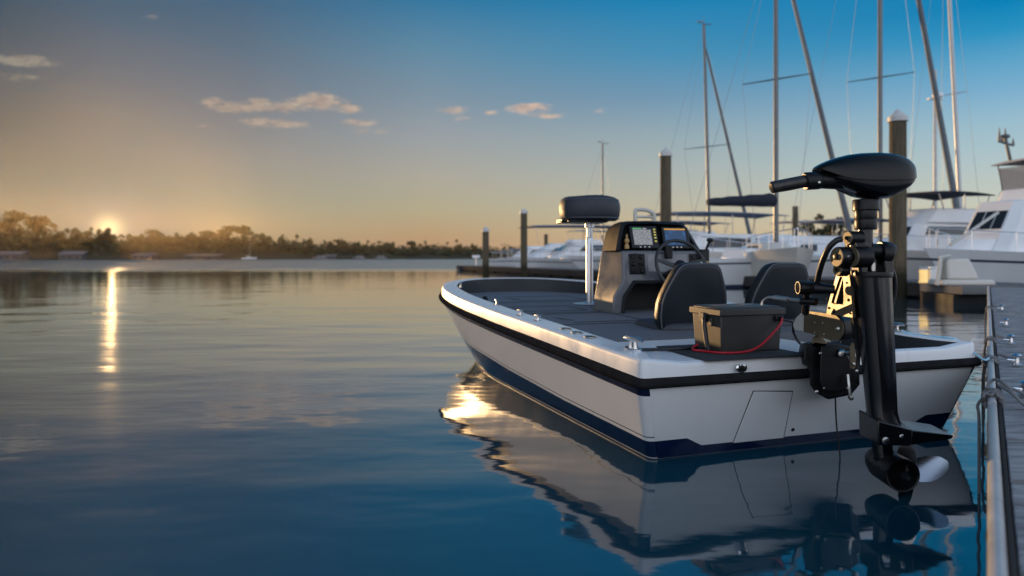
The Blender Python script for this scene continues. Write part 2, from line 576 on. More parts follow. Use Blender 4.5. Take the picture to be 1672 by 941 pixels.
# shaded undersides against lit tops from a second, lifted noise sample
cv2 = nd('ShaderNodeVectorMath', operation='ADD')
L.new(cv.outputs[0], cv2.inputs[0])
cv2.inputs[1].default_value = (0.0, -0.03, 0)
nz2 = nd('ShaderNodeTexNoise')
nz2.inputs['Scale'].default_value = 38
nz2.inputs['Detail'].default_value = 5
L.new(cv2.outputs[0], nz2.inputs['Vector'])
shd = mth('MULTIPLY_ADD', mth('SUBTRACT', nz.outputs['Fac'], nz2.outputs['Fac']), 2.2, 0.5, True)
cr = nd('ShaderNodeMapRange')
cr.inputs['From Min'].default_value = -36
cr.inputs['From Max'].default_value = 5
L.new(azd, cr.inputs['Value'])
lit = mixc(cr.outputs['Result'], srgb(152, 148, 136), srgb(226, 196, 172))
shc = mixc(cr.outputs['Result'], srgb(132, 126, 118), srgb(186, 160, 148))
fwd = mth('GREATER_THAN', Y, 0.08)
c = mixc(mth('MULTIPLY', mr.outputs['Result'], fwd), c, mixc(shd, shc, lit))

bg1 = nd('ShaderNodeBackground')
L.new(c, bg1.inputs['Color'])
bg1.inputs['Strength'].default_value = 0.97
sky = nd('ShaderNodeTexSky', sky_type='NISHITA')
sky.sun_disc = False
sky.sun_elevation = SUN_EL
sky.sun_rotation = SUN_AZ
sky.air_density = 1.0
sky.dust_density = 0.6
bg2 = nd('ShaderNodeBackground')
L.new(mixc(1.0, sky.outputs[0], (0.02, 0.06, 0.12), 'MULTIPLY'), bg2.inputs['Color'])
bg2.inputs['Strength'].default_value = 0.05
ad = nd('ShaderNodeAddShader')
L.new(bg1.outputs[0], ad.inputs[0])
L.new(bg2.outputs[0], ad.inputs[1])
wo = nd('ShaderNodeOutputWorld')
L.new(ad.outputs[0], wo.inputs['Surface'])

vs = SC.view_settings
vs.view_transform = 'Standard'
vs.look = 'None'
vs.gamma = 1.0
vs.exposure = 0.0
vs.use_curve_mapping = False
cy = SC.cycles
cy.use_denoising = True
try:
    cy.denoiser = 'OPENIMAGEDENOISE'
except Exception:
    pass
cy.max_bounces = 7
cy.diffuse_bounces = 3
cy.glossy_bounces = 4
cy.transmission_bounces = 4
cy.volume_bounces = 0
cy.sample_clamp_indirect = 4.0
cy.sample_clamp_direct = 18.0
cy.caustics_reflective = False
cy.caustics_refractive = False

# water ------------------------------------------------------------
wm = bpy.data.materials.new('harbour_water')
N, L = nodes_of(wm)
b = N['Principled BSDF']
b.inputs['Base Color'].default_value = (0.006, 0.050, 0.080, 1)
b.inputs['Roughness'].default_value = 0.025
b.inputs['IOR'].default_value = 1.5
tc = nd('ShaderNodeTexCoord')
geo = nd('ShaderNodeNewGeometry')
sp = nd('ShaderNodeSeparateXYZ')
L.new(geo.outputs['Position'], sp.inputs[0])


def wnoise(scale, sx, sy, detail, rot=0.0, rough=0.5):
    mp = nd('ShaderNodeMapping')
    mp.inputs['Scale'].default_value = (sx, sy, 1)
    mp.inputs['Rotation'].default_value = (0, 0, rot)
    L.new(geo.outputs['Position'], mp.inputs['Vector'])
    n = nd('ShaderNodeTexNoise')
    n.inputs['Scale'].default_value = scale
    n.inputs['Detail'].default_value = detail
    n.inputs['Roughness'].default_value = rough
    L.new(mp.outputs['Vector'], n.inputs['Vector'])
    return n.outputs['Fac']


def mrange(x, a, b_, c_, d_, smoothed=True):
    m = nd('ShaderNodeMapRange', interpolation_type='SMOOTHSTEP' if smoothed else 'LINEAR')
    for k, q in (('From Min', a), ('From Max', b_), ('To Min', c_), ('To Max', d_)):
        m.inputs[k].default_value = q
    L.new(x, m.inputs['Value'])
    return m.outputs['Result']


swell = wnoise(0.55, 0.45, 1.0, 2, 0.18)
rip = wnoise(2.6, 0.5, 1.0, 2, -0.1)
fine = wnoise(9.0, 0.6, 1.0, 2, 0.3)
patch = wnoise(0.10, 0.5, 1.0, 3, 0.3)
far = mrange(sp.outputs['Y'], 52, 78, 0, 1)
calm = mrange(patch, 0.4, 0.65, 0.55, 1.25)
near = mrange(sp.outputs['Y'], 6, 24, 1.0, 0.3)
calm = mth('MULTIPLY', calm, mrange(sp.outputs['Y'], 8, 30, 1.0, 0.45))
h = mth('ADD', mth('MULTIPLY', mth('MULTIPLY', swell, near), 0.045), mth('MULTIPLY', mth('MULTIPLY', rip, calm), 0.0088))
h = mth('ADD', h, mth('MULTIPLY', mth('MULTIPLY', fine, calm), 0.0010))
chop = wnoise(1.1, 0.6, 1.0, 3)
h = mth('ADD', h, mth('MULTIPLY', mth('MULTIPLY', chop, far), 0.09))
bp = nd('ShaderNodeBump')
bp.inputs['Strength'].default_value = 1.0
bp.inputs['Distance'].default_value = 1.0
L.new(h, bp.inputs['Height'])
L.new(bp.outputs['Normal'], b.inputs['Normal'])
L.new(bp.outputs['Normal'], b.inputs['Coat Normal'])
b.inputs['Coat Weight'].default_value = 0.6
b.inputs['Coat IOR'].default_value = 1.5
b.inputs['Coat Roughness'].default_value = 0.03
rgh = mth('ADD', mth('MULTIPLY', far, 0.24), 0.045)
L.new(rgh, b.inputs['Roughness'])
L.new(rgh, b.inputs['Coat Roughness'])
mb = MB()
S = 5000
mb.add([(-S, -300, 0), (S, -300, 0), (S, 2 * S, 0), (-S, 2 * S, 0)], [(0, 1, 2, 3)])
water = mb.build('water', wm)
structure(water, 'calm blue harbour water mirroring the sunset sky and the boats', 'water')
# ------------------------------------------------------------------ the fishing boat
RZ = math.atan2(0.329, 0.944)
boat = thing('fishing_boat', 'white fishing boat with navy bottom, open flat deck, console and pedestal seat', 'fishing boat', (1.854, 4.37, 0), RZ)


def zg(s):       # gunwale top
    return interp(s, [-.2, 0, 1.2, 2.4, 3.4, 4.6, 6.1], [.59, .592, .64, .685, .735, .80, .865])


def zr(s):       # underside of the rub rail
    return zg(s) - 0.158


def plan(u, B0, B1, s0, LL, n, sa):
    """half breadth and distance ahead of the transom along one side, u from 0 (stern) to 1 (stem)"""
    if u < 0.5:
        t = u / 0.5
        return lerp(B0, B1, t), lerp(sa, s0, t)
    th = (u - 0.5) / 0.5 * math.pi / 2
    return B1 * max(math.cos(th), 0) ** (2 / n), s0 + (LL - s0) * math.sin(th) ** (2 / n)


def side(u, z):
    lr, sr = plan(u, 1.262, 1.325, 3.2, 6.05, 2.5, -0.3 * z)
    lw, sw = plan(u, 1.128, 1.135, 2.7, 5.15, 2.1, -0.3 * z)
    zt = zr(sr)
    f = z / zt
    if f < 0:
        return lw * (1 + f * .5), sw + f * .6 * u
    g = f ** 0.9
    return lerp(lw, lr, g), lerp(sw, sr, g)


US = [0.012, 0.03, 0.06, .1, .15, .2, .25, .3, .35, .4, .45, .5] + [.5 + .5 * (i / 22.0) for i in range(1, 23)]
TL = [-.96, -.78, -.70, -.4, 0, .4, .70, .78, .96]     # stations across the transom


def ring(zf):
    """closed outline of the hull; zf(kind, t) gives the height of each point"""
    P_ = [(-l, s, z) for u in US for z in [zf('side', u)] for l, s in [side(u, z)]]
    P_ += [(l, s, z) for u in reversed(US[:-1]) for z in [zf('side', u)] for l, s in [side(u, z)]]

    def corner(sg):
        z = zf('side', 0.0)
        l, s = side(0.0, z)
        C = Vector((sg * l, s, z)); a = Vector((sg * l, s + .05, z)); b_ = Vector((sg * (l - .05), s, z))
        return [tuple((1 - t) ** 2 * a + 2 * t * (1 - t) * C + t * t * b_) for t in (0.0, .25, .5, .75, 1.0)]
    P_ += corner(1)
    for q in reversed(TL):
        z = zf('tr', q)
        l, s = side(0.0, z)
        P_.append((q * l, s, z))
    P_ += list(reversed(corner(-1)))
    return P_


def zpaint(k, t):
    if k == 'side':
        return interp(t, [0, .2, .4, .6, .75, .9, 1], [.115, .130, .175, .26, .37, .45, .49])
    return .115 if abs(t) >= .775 else .062


def sr_of(u):
    return plan(u, 1.262, 1.325, 3.2, 6.05, 2.5, 0)[1]


def zrail(k, t):
    return zr(sr_of(t)) if k == 'side' else zr(0)


rings = [ring(lambda k, t: -.28), ring(lambda k, t: 0.004), ring(lambda k, t: .014 if k == 'side' else .005), ring(zpaint), ring(lambda k, t: zpaint(k, t) + (.022 if k == 'side' else .0006)),
         ring(lambda k, t: zpaint(k, t) + (.028 if k == 'side' else .0012)),
         ring(lambda k, t: lerp(zpaint(k, t), zrail(k, t), .5)), ring(lambda k, t: zrail(k, t) - .045), ring(lambda k, t: zrail(k, t) + .004)]
m_ = MB()
m_.loft(rings, True, True, False, mrow=[1, 3, 1, 0, 2, 0, 0, 2])
# transom stripe under the rail stays white: repaint those faces
n = len(rings[0])
ns = 2 * len(US) - 1
for k in (4, 7):
    for i in range(n):
        if ns + 5 <= i < n - 5:
            m_.m[k * n + i] = 0
hull = m_.build('hull', [M['gel'], M['navy'], M['pin'], M['line']], boat, angle=42)


def offset(r, d):
    """outline moved outward (+) or inward (-) in plan"""
    out = []
    n = len(r)
    for i in range(n):
        a, b_ = Vector(r[i - 1]), Vector(r[(i + 1) % n])
        t = (b_ - a); t.z = 0
        if t.length < 1e-6:
            t = Vector((1, 0, 0))
        t.normalize()
        nr = Vector((t.y, -t.x, 0))
        dd = d(i) if callable(d) else d
        q = Vector(r[i]) - nr * dd
        out.append(q)
    return out


top = rings[-1]
# check the outward direction
test = offset(top, 0.05)
SG = 1 if test[5].x < top[5][0] else -1


def off(r, d):
    if callable(d):
        return offset(r, lambda i: SG * d(i))
    return offset(r, SG * d)


def up(r, dz):
    return [Vector((p[0], p[1], p[2] + dz)) for p in r]


# rub rail
m_ = MB()
prof = [(-.006, 0), (.022, -.002), (.034, .010), (.036, .024), (.030, .030), (.031, .036), (.022, .050), (-.006, .052)]
m_.loft([off(up(top, z), d) for d, z in prof] + [off(up(top, 0), -.006)], True, False, False)
m_.build('rub_rail', M['rail'], boat, angle=50)

# gunwale cap: outer face, rounded edge, top, inner wall
is_tr = [ns + 5 <= i < n - 5 for i in range(n)]
cor = [ns <= i < ns + 5 or i >= n - 5 for i in range(n)]


def capz(i):
    x, s = top[i][0], top[i][1]
    if is_tr[i]:
        return 0.592 if abs(x) > 1.08 else 0.563
    return zg(max(s, 0)) if s > 0 else 0.592


def capring(d, dz):
    r = off(top, d)
    return [Vector((r[i].x, r[i].y, capz(i) + dz)) for i in range(n)]


GW = 0.205


def inw(i):
    if is_tr[i]:
        return -.075
    if cor[i]:
        return -.08
    s = top[i][1]
    return -interp(s, [0, .12, 3.5, 5, 6.1], [.11, GW, GW, .19, .17])


def innerring(dz=None, z=None, dd=0.0):
    r = off(top, lambda i: inw(i) + dd)
    if dz is None:
        return [Vector((p.x, p.y, z(p) if callable(z) else z)) for p in r]
    return [Vector((r[i].x, r[i].y, capz(i) + dz)) for i in range(n)]


def zdeck(s):
    return interp(s, [0, .84, .88, 2.2, 3.6, 6], [.564, .566, .578, .622, .645, .675])


m_ = MB()
m_.loft([off(up(top, .050), -.004), capring(-.008, -.026), capring(-.011, -.012), capring(-.017, -.004), capring(-.027, -.0005), capring(-.04, 0.0), innerring(dz=.004, dd=.03), innerring(dz=.002, dd=.008),
         innerring(dz=-.008, dd=0.0)], True, False, False)
m_.build('gunwale_cap', M['gelcap'], boat, angle=50)
m_ = MB()
m_.loft([innerring(dz=-.006, dd=-.001), innerring(z=lambda p: .44, dd=-.012)], True, False, False)
m_.build('inner_liner', M['inner'], boat, angle=50)

# decks
inr = innerring(z=0.5, dd=-.008)
port = sorted([(p.y, abs(p.x)) for p in inr[:len(US)]])


def bin_(s):
    return interp(s, [p[0] for p in port], [p[1] for p in port])


def strip(mb, ss, l0, l1, zf):
    vs, fs = [], []
    for s in ss:
        a, b_ = l0(s), l1(s)
        vs += [(a, s, zf(s)), (b_, s, zf(s))]
    for i in range(len(ss) - 1):
        fs.append((2 * i, 2 * i + 1, 2 * i + 3, 2 * i + 2))
    mb.add(vs, fs)


smax = max(p[0] for p in port)
m_ = MB()
ss = [.88, 1.2, 1.6, 2, 2.4, 2.8, 3.2, 3.6] + [3.6 + (smax - 3.6) * math.sin(math.pi / 2 * i / 14) for i in range(1, 15)]
strip(m_, ss, lambda s: -bin_(s), lambda s: bin_(s), zdeck)
m_.add([(-1.1, .88, .40), (1.1, .88, .40), (1.1, .88, zdeck(.88)), (-1.1, .88, zdeck(.88))], [(0, 1, 2, 3)])
deck = m_.build('deck', M['carpet'], boat)
m_ = MB()
for s in (1.72, 2.62, 3.9):      # cross seams
    m_.box((0, s, zdeck(s) + .003), (2 * bin_(s) - .03, .014, .004))
for x0, x1, s0, s1 in ((-.78, -.12, 1.84, 2.50), (-.42, .42, 4.1, 4.75), (-.86, -.2, 2.8, 3.3)):
    for a, b_ in (((x0, s0), (x1, s0)), ((x1, s0), (x1, s1)), ((x1, s1), (x0, s1)), ((x0, s1), (x0, s0))):
        p, q = Vector((a[0], a[1], zdeck(a[1]) + .004)), Vector((b_[0], b_[1], zdeck(b_[1]) + .004))
        c_ = (p + q) / 2
        d_ = q - p
        m_.box(c_, (abs(d_.x) + .008, abs(d_.y) + .008, .004), rot=Matrix.Rotation(math.atan2(d_.z, abs(d_.y)) if abs(d_.y) > .1 else 0, 3, 'X'))
m_.build('hatch_seam', M['seam'], deck)
# white aft deck, open well on its starboard side
m_ = MB()
m_.hexa([(-1.10, -.10, .50), (.40, -.10, .50), (.30, .86, .50), (-1.10, .86, .50), (-1.10, -.10, .564), (.40, -.10, .564), (.30, .86, .566), (-1.10, .86, .566)])
m_.build('aft_deck', M['gelcap'], boat, bevel=.012)
m_ = MB()
m_.add([(.28, -.12, .468), (1.12, -.12, .468), (1.14, .9, .468), (.28, .9, .468)], [(0, 1, 2, 3)])
m_.build('well_floor', M['carpet'], boat)
m_ = MB()
m_.prism([(-.86, -.150, .5695), (-.13, -.150, .5695), (-.13, .50, .5695), (-.80, .50, .5695)], (0, 0, .006))
m_.build('nonslip_mat', M['mat'], boat, bevel=.003)

# transom hatch, its gap, lock and drain
def tr(l, z, o=0.0):
    return (l, -.3 * z - o, z)


m_ = MB()
hp = [(-.585, .056), (-.225, .056), (-.235, .352), (-.515, .372)]
m_.prism([tr(l + (-.006 if l < -.4 else .006), z + (.006 if z > .2 else -.004), -.004) for l, z in hp], (0, -.0055, 0))
gap = m_.build('hatch_gap', M['dark'], boat)
m_ = MB()
m_.prism([tr(l, z, -.002) for l, z in hp], (0, -.007, 0))
m_.build('transom_hatch', M['gel'], boat, bevel=.002)
m_ = MB()
m_.lathe([(0, 0), (.010, 0), (.012, .004), (.009, .008), (.004, .008), (.004, .003), (0, .003)], tr(-.165, .105, -.002), (0, -1, -.3), n=14)
m_.build('drain_plug', M['satin'], boat)
m_ = MB()
m_.lathe([(0, 0), (.025, 0), (.026, .004), (.022, .007), (0, .007)], (-.63, -.150, .520), (0, -1, .05), n=28, sx=1.45)
lk = m_.build('latch_plate', M['chrome'], boat)
m_ = MB()
m_.lathe([(0, .0), (.016, .0), (.017, .004), (.008, .005), (0, .005)], (-.63, -.1565, .520), (0, -1, .05), n=20, sx=1.45)
m_.box((-.63, -.163, .520), (.007, .005, .014))
m_.build('lock_barrel', M['satin'], lk)


def cleat_mb(c, yaw, s=1.0, flush=False):
    mb = MB()
    R = Matrix.Rotation(yaw, 3, 'Z')
    c = Vector(c)
    g = lambda p: c + R @ (Vector(p) * s)
    rs = []
    for z, k in ((0, 1.0), (.006, 1.0), (.009, .92)):
        rs.append([g((.075 * k * math.cos(t), .034 * k * math.sin(t), z)) for t in [2 * math.pi * i / 20 for i in range(20)]])
    mb.loft(rs)
    for x in (-.022, .022):
        mb.tube([g((x, 0, .006)), g((x, 0, .03)), g((x * .9, 0, .05))], [.013 * s, .010 * s, .012 * s], n=10)
    mb.tube([g((-.088, 0, .052)), g((-.07, 0, .054)), g((-.03, 0, .055)), g((.03, 0, .055)), g((.07, 0, .054)), g((.088, 0, .052))],
            [.006 * s, .011 * s, .0145 * s, .0145 * s, .011 * s, .006 * s], n=10)
    return mb


cleat_mb((-1.12, .22, .602), math.pi / 2 + .05, 1.15).build('cleat', M['chrome'], boat)
cleat_mb((-1.20, 1.99, .672), math.pi / 2, .72).build('cleat', M['chrome'], boat)
cleat_mb((-1.19, 1.62, .657), math.pi / 2, .72).build('cleat', M['chrome'], boat)
cleat_mb((-1.02, 4.55, .80), math.pi / 2 - .4, .7).build('cleat', M['chrome'], boat)
cleat_mb((1.14, .42, .612), math.pi / 2, 1.0).build('cleat', M['chrome'], boat)
# recessed rod holders / vents on the port gunwale
for s, l in ((.72, .13), (.93, .12), (1.12, .12)):
    m_ = MB()
    z = zg(s) + .004
    R = [[(-1.165 + .038 * k * math.cos(t), s + l * .5 * k * math.sin(t), z + dz) for t in [2 * math.pi * i / 22 for i in range(22)]] for k, dz in ((1, -.002), (1, .004), (.86, .005), (.8, .001))]
    m_.loft(R, True, False, True)
    v = m_.build('gunwale_vent', M['steel'], boat)
    m_ = MB()
    R = [[(-1.165 + .028 * math.cos(t), s + l * .38 * math.sin(t), z + dz) for t in [2 * math.pi * i / 22 for i in range(22)]] for dz in (-.001, .0035)]
    m_.loft(R, True, False, True)
    m_.build('vent_screen', M['inner'], v)
# small bow fittings
m_ = MB()
m_.tube(smooth([(-1.16, 2.75, .71), (-1.15, 2.78, .74), (-1.14, 2.85, .755)], 4), .006, n=8)
m_.lathe([(0, 0), (.03, 0), (.03, .006), (0, .008)], (-1.16, 2.75, .706), n=14)
m_.build('bow_eye', M['chrome'], boat)
m_ = MB()
m_.box((-.98, 3.7, .655), (.05, .1, .05))
m_.lathe([(.02, 0), (.03, .01), (.03, .05), (.012, .07)], (-.98, 3.7, .67), n=14)
m_.build('foot_pump', M['satin'], boat, bevel=.004)

# pedestal seat ----------------------------------------------------
ps = (.12, 3.42)
zb = zdeck(3.42)
m_ = MB()
m_.lathe([(0, 0), (.175, 0), (.178, .006), (.17, .012), (.07, .018), (.05, .03), (0, .03)], (ps[0], ps[1], zb + .001), n=36)
pb = m_.build('seat_base_plate', M['alu'], boat, angle=25)
m_ = MB()
m_.lathe([(0, .012), (.038, .012), (.038, .72), (.036, .726), (.033, .73), (.033, .83), (.05, .835), (.05, .885), (.045, .895), (0, .895)], (ps[0], ps[1], zb), n=28)
m_.build('seat_post', M['alu'], boat, angle=25)
m_ = MB()
R = []
zc = zb + .915
for k, z in ((.55, -.014), (.90, -.008), (.98, .008), (1.035, .045), (1.06, .10), (1.06, .15), (1.03, .195), (.97, .225), (.88, .243), (.76, .252), (.5, .258), (.05, .26)):
    R.append([(ps[0] + .31 * k * math.copysign(abs(math.cos(t)) ** .94, math.cos(t)), ps[1] + .29 * k * math.copysign(abs(math.sin(t)) ** .94, math.sin(t)), zc + z + .004 * math.sin(3 * t)) for t in [2 * math.pi * i / 48 for i in range(48)]])
m_.loft(R)
sc = m_.build('seat_cushion', M['vinyl2'], boat, angle=60)
m_ = MB()
for z, k in ((.016, 1.003), (.212, 1.0)):
    m_.tube([(ps[0] + .31 * k * math.copysign(abs(math.cos(t)) ** .94, math.cos(t)), ps[1] + .29 * k * math.copysign(abs(math.sin(t)) ** .94, math.sin(t)), zc + z) for t in [2 * math.pi * i / 48 for i in range(48)]], .006, n=6, closed=True)
m_.build('piping', M['piping'], sc)
m_ = MB()
m_.prism([(ps[0] - .34, ps[1] - .20, zc - .035), (ps[0] + .10, ps[1] - .24, zc - .035), (ps[0] + .2, ps[1] + .2, zc - .035), (ps[0] - .31, ps[1] + .2, zc - .035)], (0, 0, .022))
m_.box((ps[0] - .345, ps[1] + .0, zc - .01), (.03, .16, .035))
m_.build('swivel_plate', M['satin'], boat, bevel=.008)


# helm seats -------------------------------------------------------
def helm_seat(l, s, lab=None):
    z0 = zdeck(s) - .065
    base = MB()
    R = []
    for k, z in ((.92, 0), (.98, .03), (1, .07), (.97, .10), (.9, .115), (.5, .12)):
        R.append([(l + .30 * k * math.copysign(abs(math.cos(t)) ** .5, math.cos(t)), s + .16 + .27 * k * math.copysign(abs(math.sin(t)) ** .5, math.sin(t)), z0 + z) for t in [2 * math.pi * i / 40 for i in range(40)]])
    base.loft(R)
    st = base.build('helm_seat', M['vinyl2'], boat, angle=60, label=lab)
    bk = MB()
    hp_ = [(.28, 0), (.30, .10), (.30, .2), (.285, .27), (.255, .345), (.215, .43), (.19, .475), (.16, .502), (.11, .514)]
    out = [(-x, z) for x, z in hp_] + [(x, z) for x, z in hp_[::-1]]
    R = []
    for k, y in ((.86, -.045), (.95, -.04), (.995, -.018), (1, .02), (.97, .06), (.88, .08), (.6, .085)):
        R.append([(l + x * (k if k > .8 else k), s - .02 - .10 * (z / .5) + y - (0.02 * (1 - (x / .29) ** 2)), z0 + .07 + (z - .25) * k + .25) for x, z in out])
    bk.loft(R)
    b_ = bk.build('seat_back', M['vinyl'], st, angle=55)
    pi = MB()
    k = .965
    pi.tube([(l + x * k, s - .02 - .10 * (z / .5) - .036 - (0.02 * (1 - (x / .29) ** 2)), z0 + .07 + (z - .25) * k + .25) for x, z in out], .0055, n=6)
    pi.build('piping', M['piping'], st)
    sk = MB()
    sk.box((l, s + .16, z0 - .02), (.4, .36, .05))
    sk.build('seat_box', M['inner'], st)
    return st


helm_seat(-.045, 1.28)
helm_seat(.80, 1.30)

# console ----------------------------------------------------------
cx0, cs0 = -.13, 2.42
cz0 = zdeck(cs0) - .012


def K(x, y, z):
    return Vector((cx0 + x, cs0 + y, cz0 + z))


m_ = MB()
fp = [(0, 0), (.10, 0), (.125, .17), (.235, .305), (.885, .305), (.995, .17), (1.02, 0), (1.12, 0), (1.10, .17), (.99, .33), (.985, .605), (.135, .605), (.13, .33), (.02, .17)]
bk_ = [(0, 0), (.10, 0), (.125, .17), (.235, .305), (.885, .305), (.995, .17), (1.02, 0), (1.12, 0), (1.09, .17), (1.06, .33), (1.02, .605), (.10, .605), (.055, .33), (.028, .17)]
yz = lambda z: -.02 + .115 * max(0, z - .1)
m_.loft([[K(x, yz(z), z) for x, z in fp], [K(x, .42, z) for x, z in bk_]])
con = m_.build('console', M['console'], boat, bevel=.018, seg=3)
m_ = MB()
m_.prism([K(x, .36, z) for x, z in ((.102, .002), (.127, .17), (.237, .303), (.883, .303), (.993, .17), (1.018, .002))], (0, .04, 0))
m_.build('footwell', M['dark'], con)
m_ = MB()   # dark rim of the footwell
rim = [K(.105, -.022, .0), K(.13, -.014, .165), K(.24, .002, .30), K(.88, .002, .30), K(.99, -.014, .165), K(1.015, -.022, 0)]
m_.tube(smooth(rim, 1), .017, n=8)
m_.build('footwell_rim', M['hood'], con)
# hood: shell round the screens
m_ = MB()
hb = [(.085, .62, .605), (.13, .03, .6), (.985, .03, .6), (1.03, .62, .605)]
prof_o = [(.085, .605), (.125, .72), (.165, .82), (.20, .872), (.26, .892), (.50, .90), (.84, .892), (.895, .872), (.93, .82), (.985, .70), (1.03, .605)]
prof_i = [(.125, .612), (.158, .72), (.195, .81), (.225, .85), (.275, .866), (.5, .873), (.83, .866), (.872, .85), (.90, .81), (.945, .70), (.985, .612)]
rows = []
for (po, y, dz) in ((prof_o, .37, -.04), (prof_o, .24, .0), (prof_o, .08, .0)):
    rows.append([K(.557 + (x - .557) * (.9 if y > .5 else 1), y + (.10 * (z - .605) / .3), z + dz * (z - .6) / .3) for x, z in po])
rows.append([K(x, .065 + (.10 * (z - .605) / .3), z) for x, z in prof_i])
rows.append([K(x, .22 + (.10 * (z - .605) / .3), z) for x, z in prof_i])
m_.loft(rows, False, False, False)
m_.f.append(tuple(len(m_.v) - len(prof_i) + i for i in range(len(prof_i)))); m_.m.append(0)
m_.f.append(tuple(i for i in range(len(prof_o)))); m_.m.append(0)
hood = m_.build('dash_hood', M['hood'], con, angle=50)


def screen_mat(name, base, head, kind):
    m = bpy.data.materials.new(name)
    N, L = nodes_of(m)
    b = N['Principled BSDF']
    b.inputs['Base Color'].default_value = (0.01, 0.01, 0.012, 1)
    b.inputs['Roughness'].default_value = 0.15
    tc = N.new('ShaderNodeTexCoord')
    vo = N.new('ShaderNodeTexVoronoi')
    vo.feature = 'DISTANCE_TO_EDGE' if kind == 'chart' else 'F1'
    vo.inputs['Scale'].default_value = 26 if kind == 'chart' else 16
    L.new(tc.outputs['Object'], vo.inputs['Vector'])
    r = N.new('ShaderNodeValToRGB')
    if kind == 'chart':
        r.color_ramp.elements[0].position, r.color_ramp.elements[0].color = 0.02, tuple(c * .55 for c in base) + (1,)
        r.color_ramp.elements[1].position, r.color_ramp.elements[1].color = 0.10, base + (1,)
    else:
        r.color_ramp.elements[0].position, r.color_ramp.elements[0].color = 0.1, tuple(min(1, c * 2.4) for c in base) + (1,)
        r.color_ramp.elements[1].position, r.color_ramp.elements[1].color = 0.5, base + (1,)
    L.new(vo.outputs['Distance'], r.inputs['Fac'])
    L.new(r.outputs['Color'], b.inputs['Emission Color'])
    b.inputs['Emission Strength'].default_value = 0.8
    return m


def emis(name, c, s=0.8):
    return mat(name, tuple(x * .2 for x in c), .4, var=.05, emit=c, es=s)


E = {'grn': emis('screen_green', (.10, .42, .16)), 'yel': emis('screen_yellow', (.62, .55, .10)), 'org': emis('screen_orange', (.75, .36, .05)), 'wht': emis('screen_white', (.5, .5, .52)), 'blk': M['dark']}
S1 = screen_mat('chart_screen', (.30, .31, .33), None, 'chart')
S2 = screen_mat('sonar_screen', (.008, .045, .13), None, 'sonar')


def display(x0, x1, z0, z1, y0, scr, bars, lab):
    """a screen leaning back on the dash; x right, z up its face"""
    tilt = .30
    g = lambda x, z, o=0.0: K(x, y0 + tilt * (z - z0) - o, z)
    mb = MB()
    mb.prism([g(x0, z0), g(x1, z0), g(x1, z1), g(x0, z1)], (0, .05, 0))
    d = mb.build('display', M['gloss'], con, bevel=.008, label=lab)
    for nm, mt, a, b_, c_, e in bars:
        mb = MB()
        mb.prism([g(lerp(x0, x1, a), lerp(z0, z1, c_), .0035), g(lerp(x0, x1, b_), lerp(z0, z1, c_), .0035), g(lerp(x0, x1, b_), lerp(z0, z1, e), .0035), g(lerp(x0, x1, a), lerp(z0, z1, e), .0035)], (0, .003, 0))
        mb.build(nm, mt, d)
    return d


display(.245, .545, .625, .845, .045, S1, [('screen', S1, .1, .76, .16, .84), ('header_bar', E['grn'], .1, .42, .855, .91), ('header_text', E['wht'], .46, .6, .865, .90)] +
        [('key', E['yel'], .86, .93, z, z + .06) for z in (.3, .45, .58, .70, .82)] + [('key', E['wht'], x, x + .045, .05, .09) for x in (.28, .44, .6)], 'chart display with a pale grey map and green header')
display(.60, .90, .625, .84, .045, S2, [('screen', S2, .08, .86, .16, .84), ('header_bar', E['org'], .08, .86, .86, .92)] + [('key', E['wht'], x, x + .045, .05, .09) for x in (.3, .45, .6)], 'sonar display with a dark blue picture and orange header')


def panel(x0, x1, z0, z1, rows_, cols_):
    g = lambda x, z, o=0.0: K(x, yz(z) - o, z)
    mb = MB()
    mb.prism([g(x0, z0, .008), g(x1, z0, .008), g(x1, z1, .008), g(x0, z1, .008)], (0, .02, 0))
    p = mb.build('switch_panel', M['hood'], con, bevel=.01, seg=2)
    for i in range(cols_):
        for j in range(rows_):
            x, z = lerp(x0, x1, (i + .5) / cols_), lerp(z0, z1, (j + .5) / rows_)
            mb = MB()
            if (i + j) % 2:
                mb.lathe([(0, 0), (.02, 0), (.021, .006), (.014, .016), (0, .018)], g(x, z, .008), (0, -1, .2), n=14)
                mb.build('gauge_knob', M['gloss'], p)
            else:
                mb.box(g(x, z, .012), (.05, .012, .03))
                mb.box(g(x - .012, z + .008, .019), (.012, .003, .006))
                mb.build('rocker_switch', M['satin'], p, bevel=.003)


panel(.195, .37, .375, .575, 3, 2)
panel(.86, .965, .375, .575, 3, 1)

# steering wheel
wc = K(.575, -.29, .455)
ax = Vector((0, -1, .42)).normalized()
ux = Vector((1, 0, 0))
uy = ax.cross(ux)
uy = -uy if uy.z < 0 else uy
m_ = MB()
m_.tube([wc + (ux * math.cos(t) + uy * math.sin(t)) * .262 for t in [2 * math.pi * i / 56 for i in range(56)]], .0165, n=12, closed=True)
sw = m_.build('steering_wheel', M['wheel'], con, angle=60)
m_ = MB()
for a in (math.radians(15), math.radians(165), math.radians(270)):
    d = ux * math.cos(a) + uy * math.sin(a)
    e = ax.cross(d)
    m_.hexa([wc + d * .05 - e * .026 - ax * .03, wc + d * .05 + e * .026 - ax * .03, wc + d * .256 + e * .013 - ax * .004, wc + d * .256 - e * .013 - ax * .004,
             wc + d * .05 - e * .026 - ax * .012, wc + d * .05 + e * .026 - ax * .012, wc + d * .256 + e * .013 + ax * .008, wc + d * .256 - e * .013 + ax * .008])
m_.build('wheel_spokes', M['wheel'], con, bevel=.004)
m_ = MB()
m_.lathe([(0, -.05), (.05, -.05), (.066, -.03), (.068, -.004), (.055, .008), (0, .012)], wc, ax, n=28)
m_.tube([wc - ax * .04, wc - ax * .15, wc - ax * .27], [.035, .04, .055], n=16)
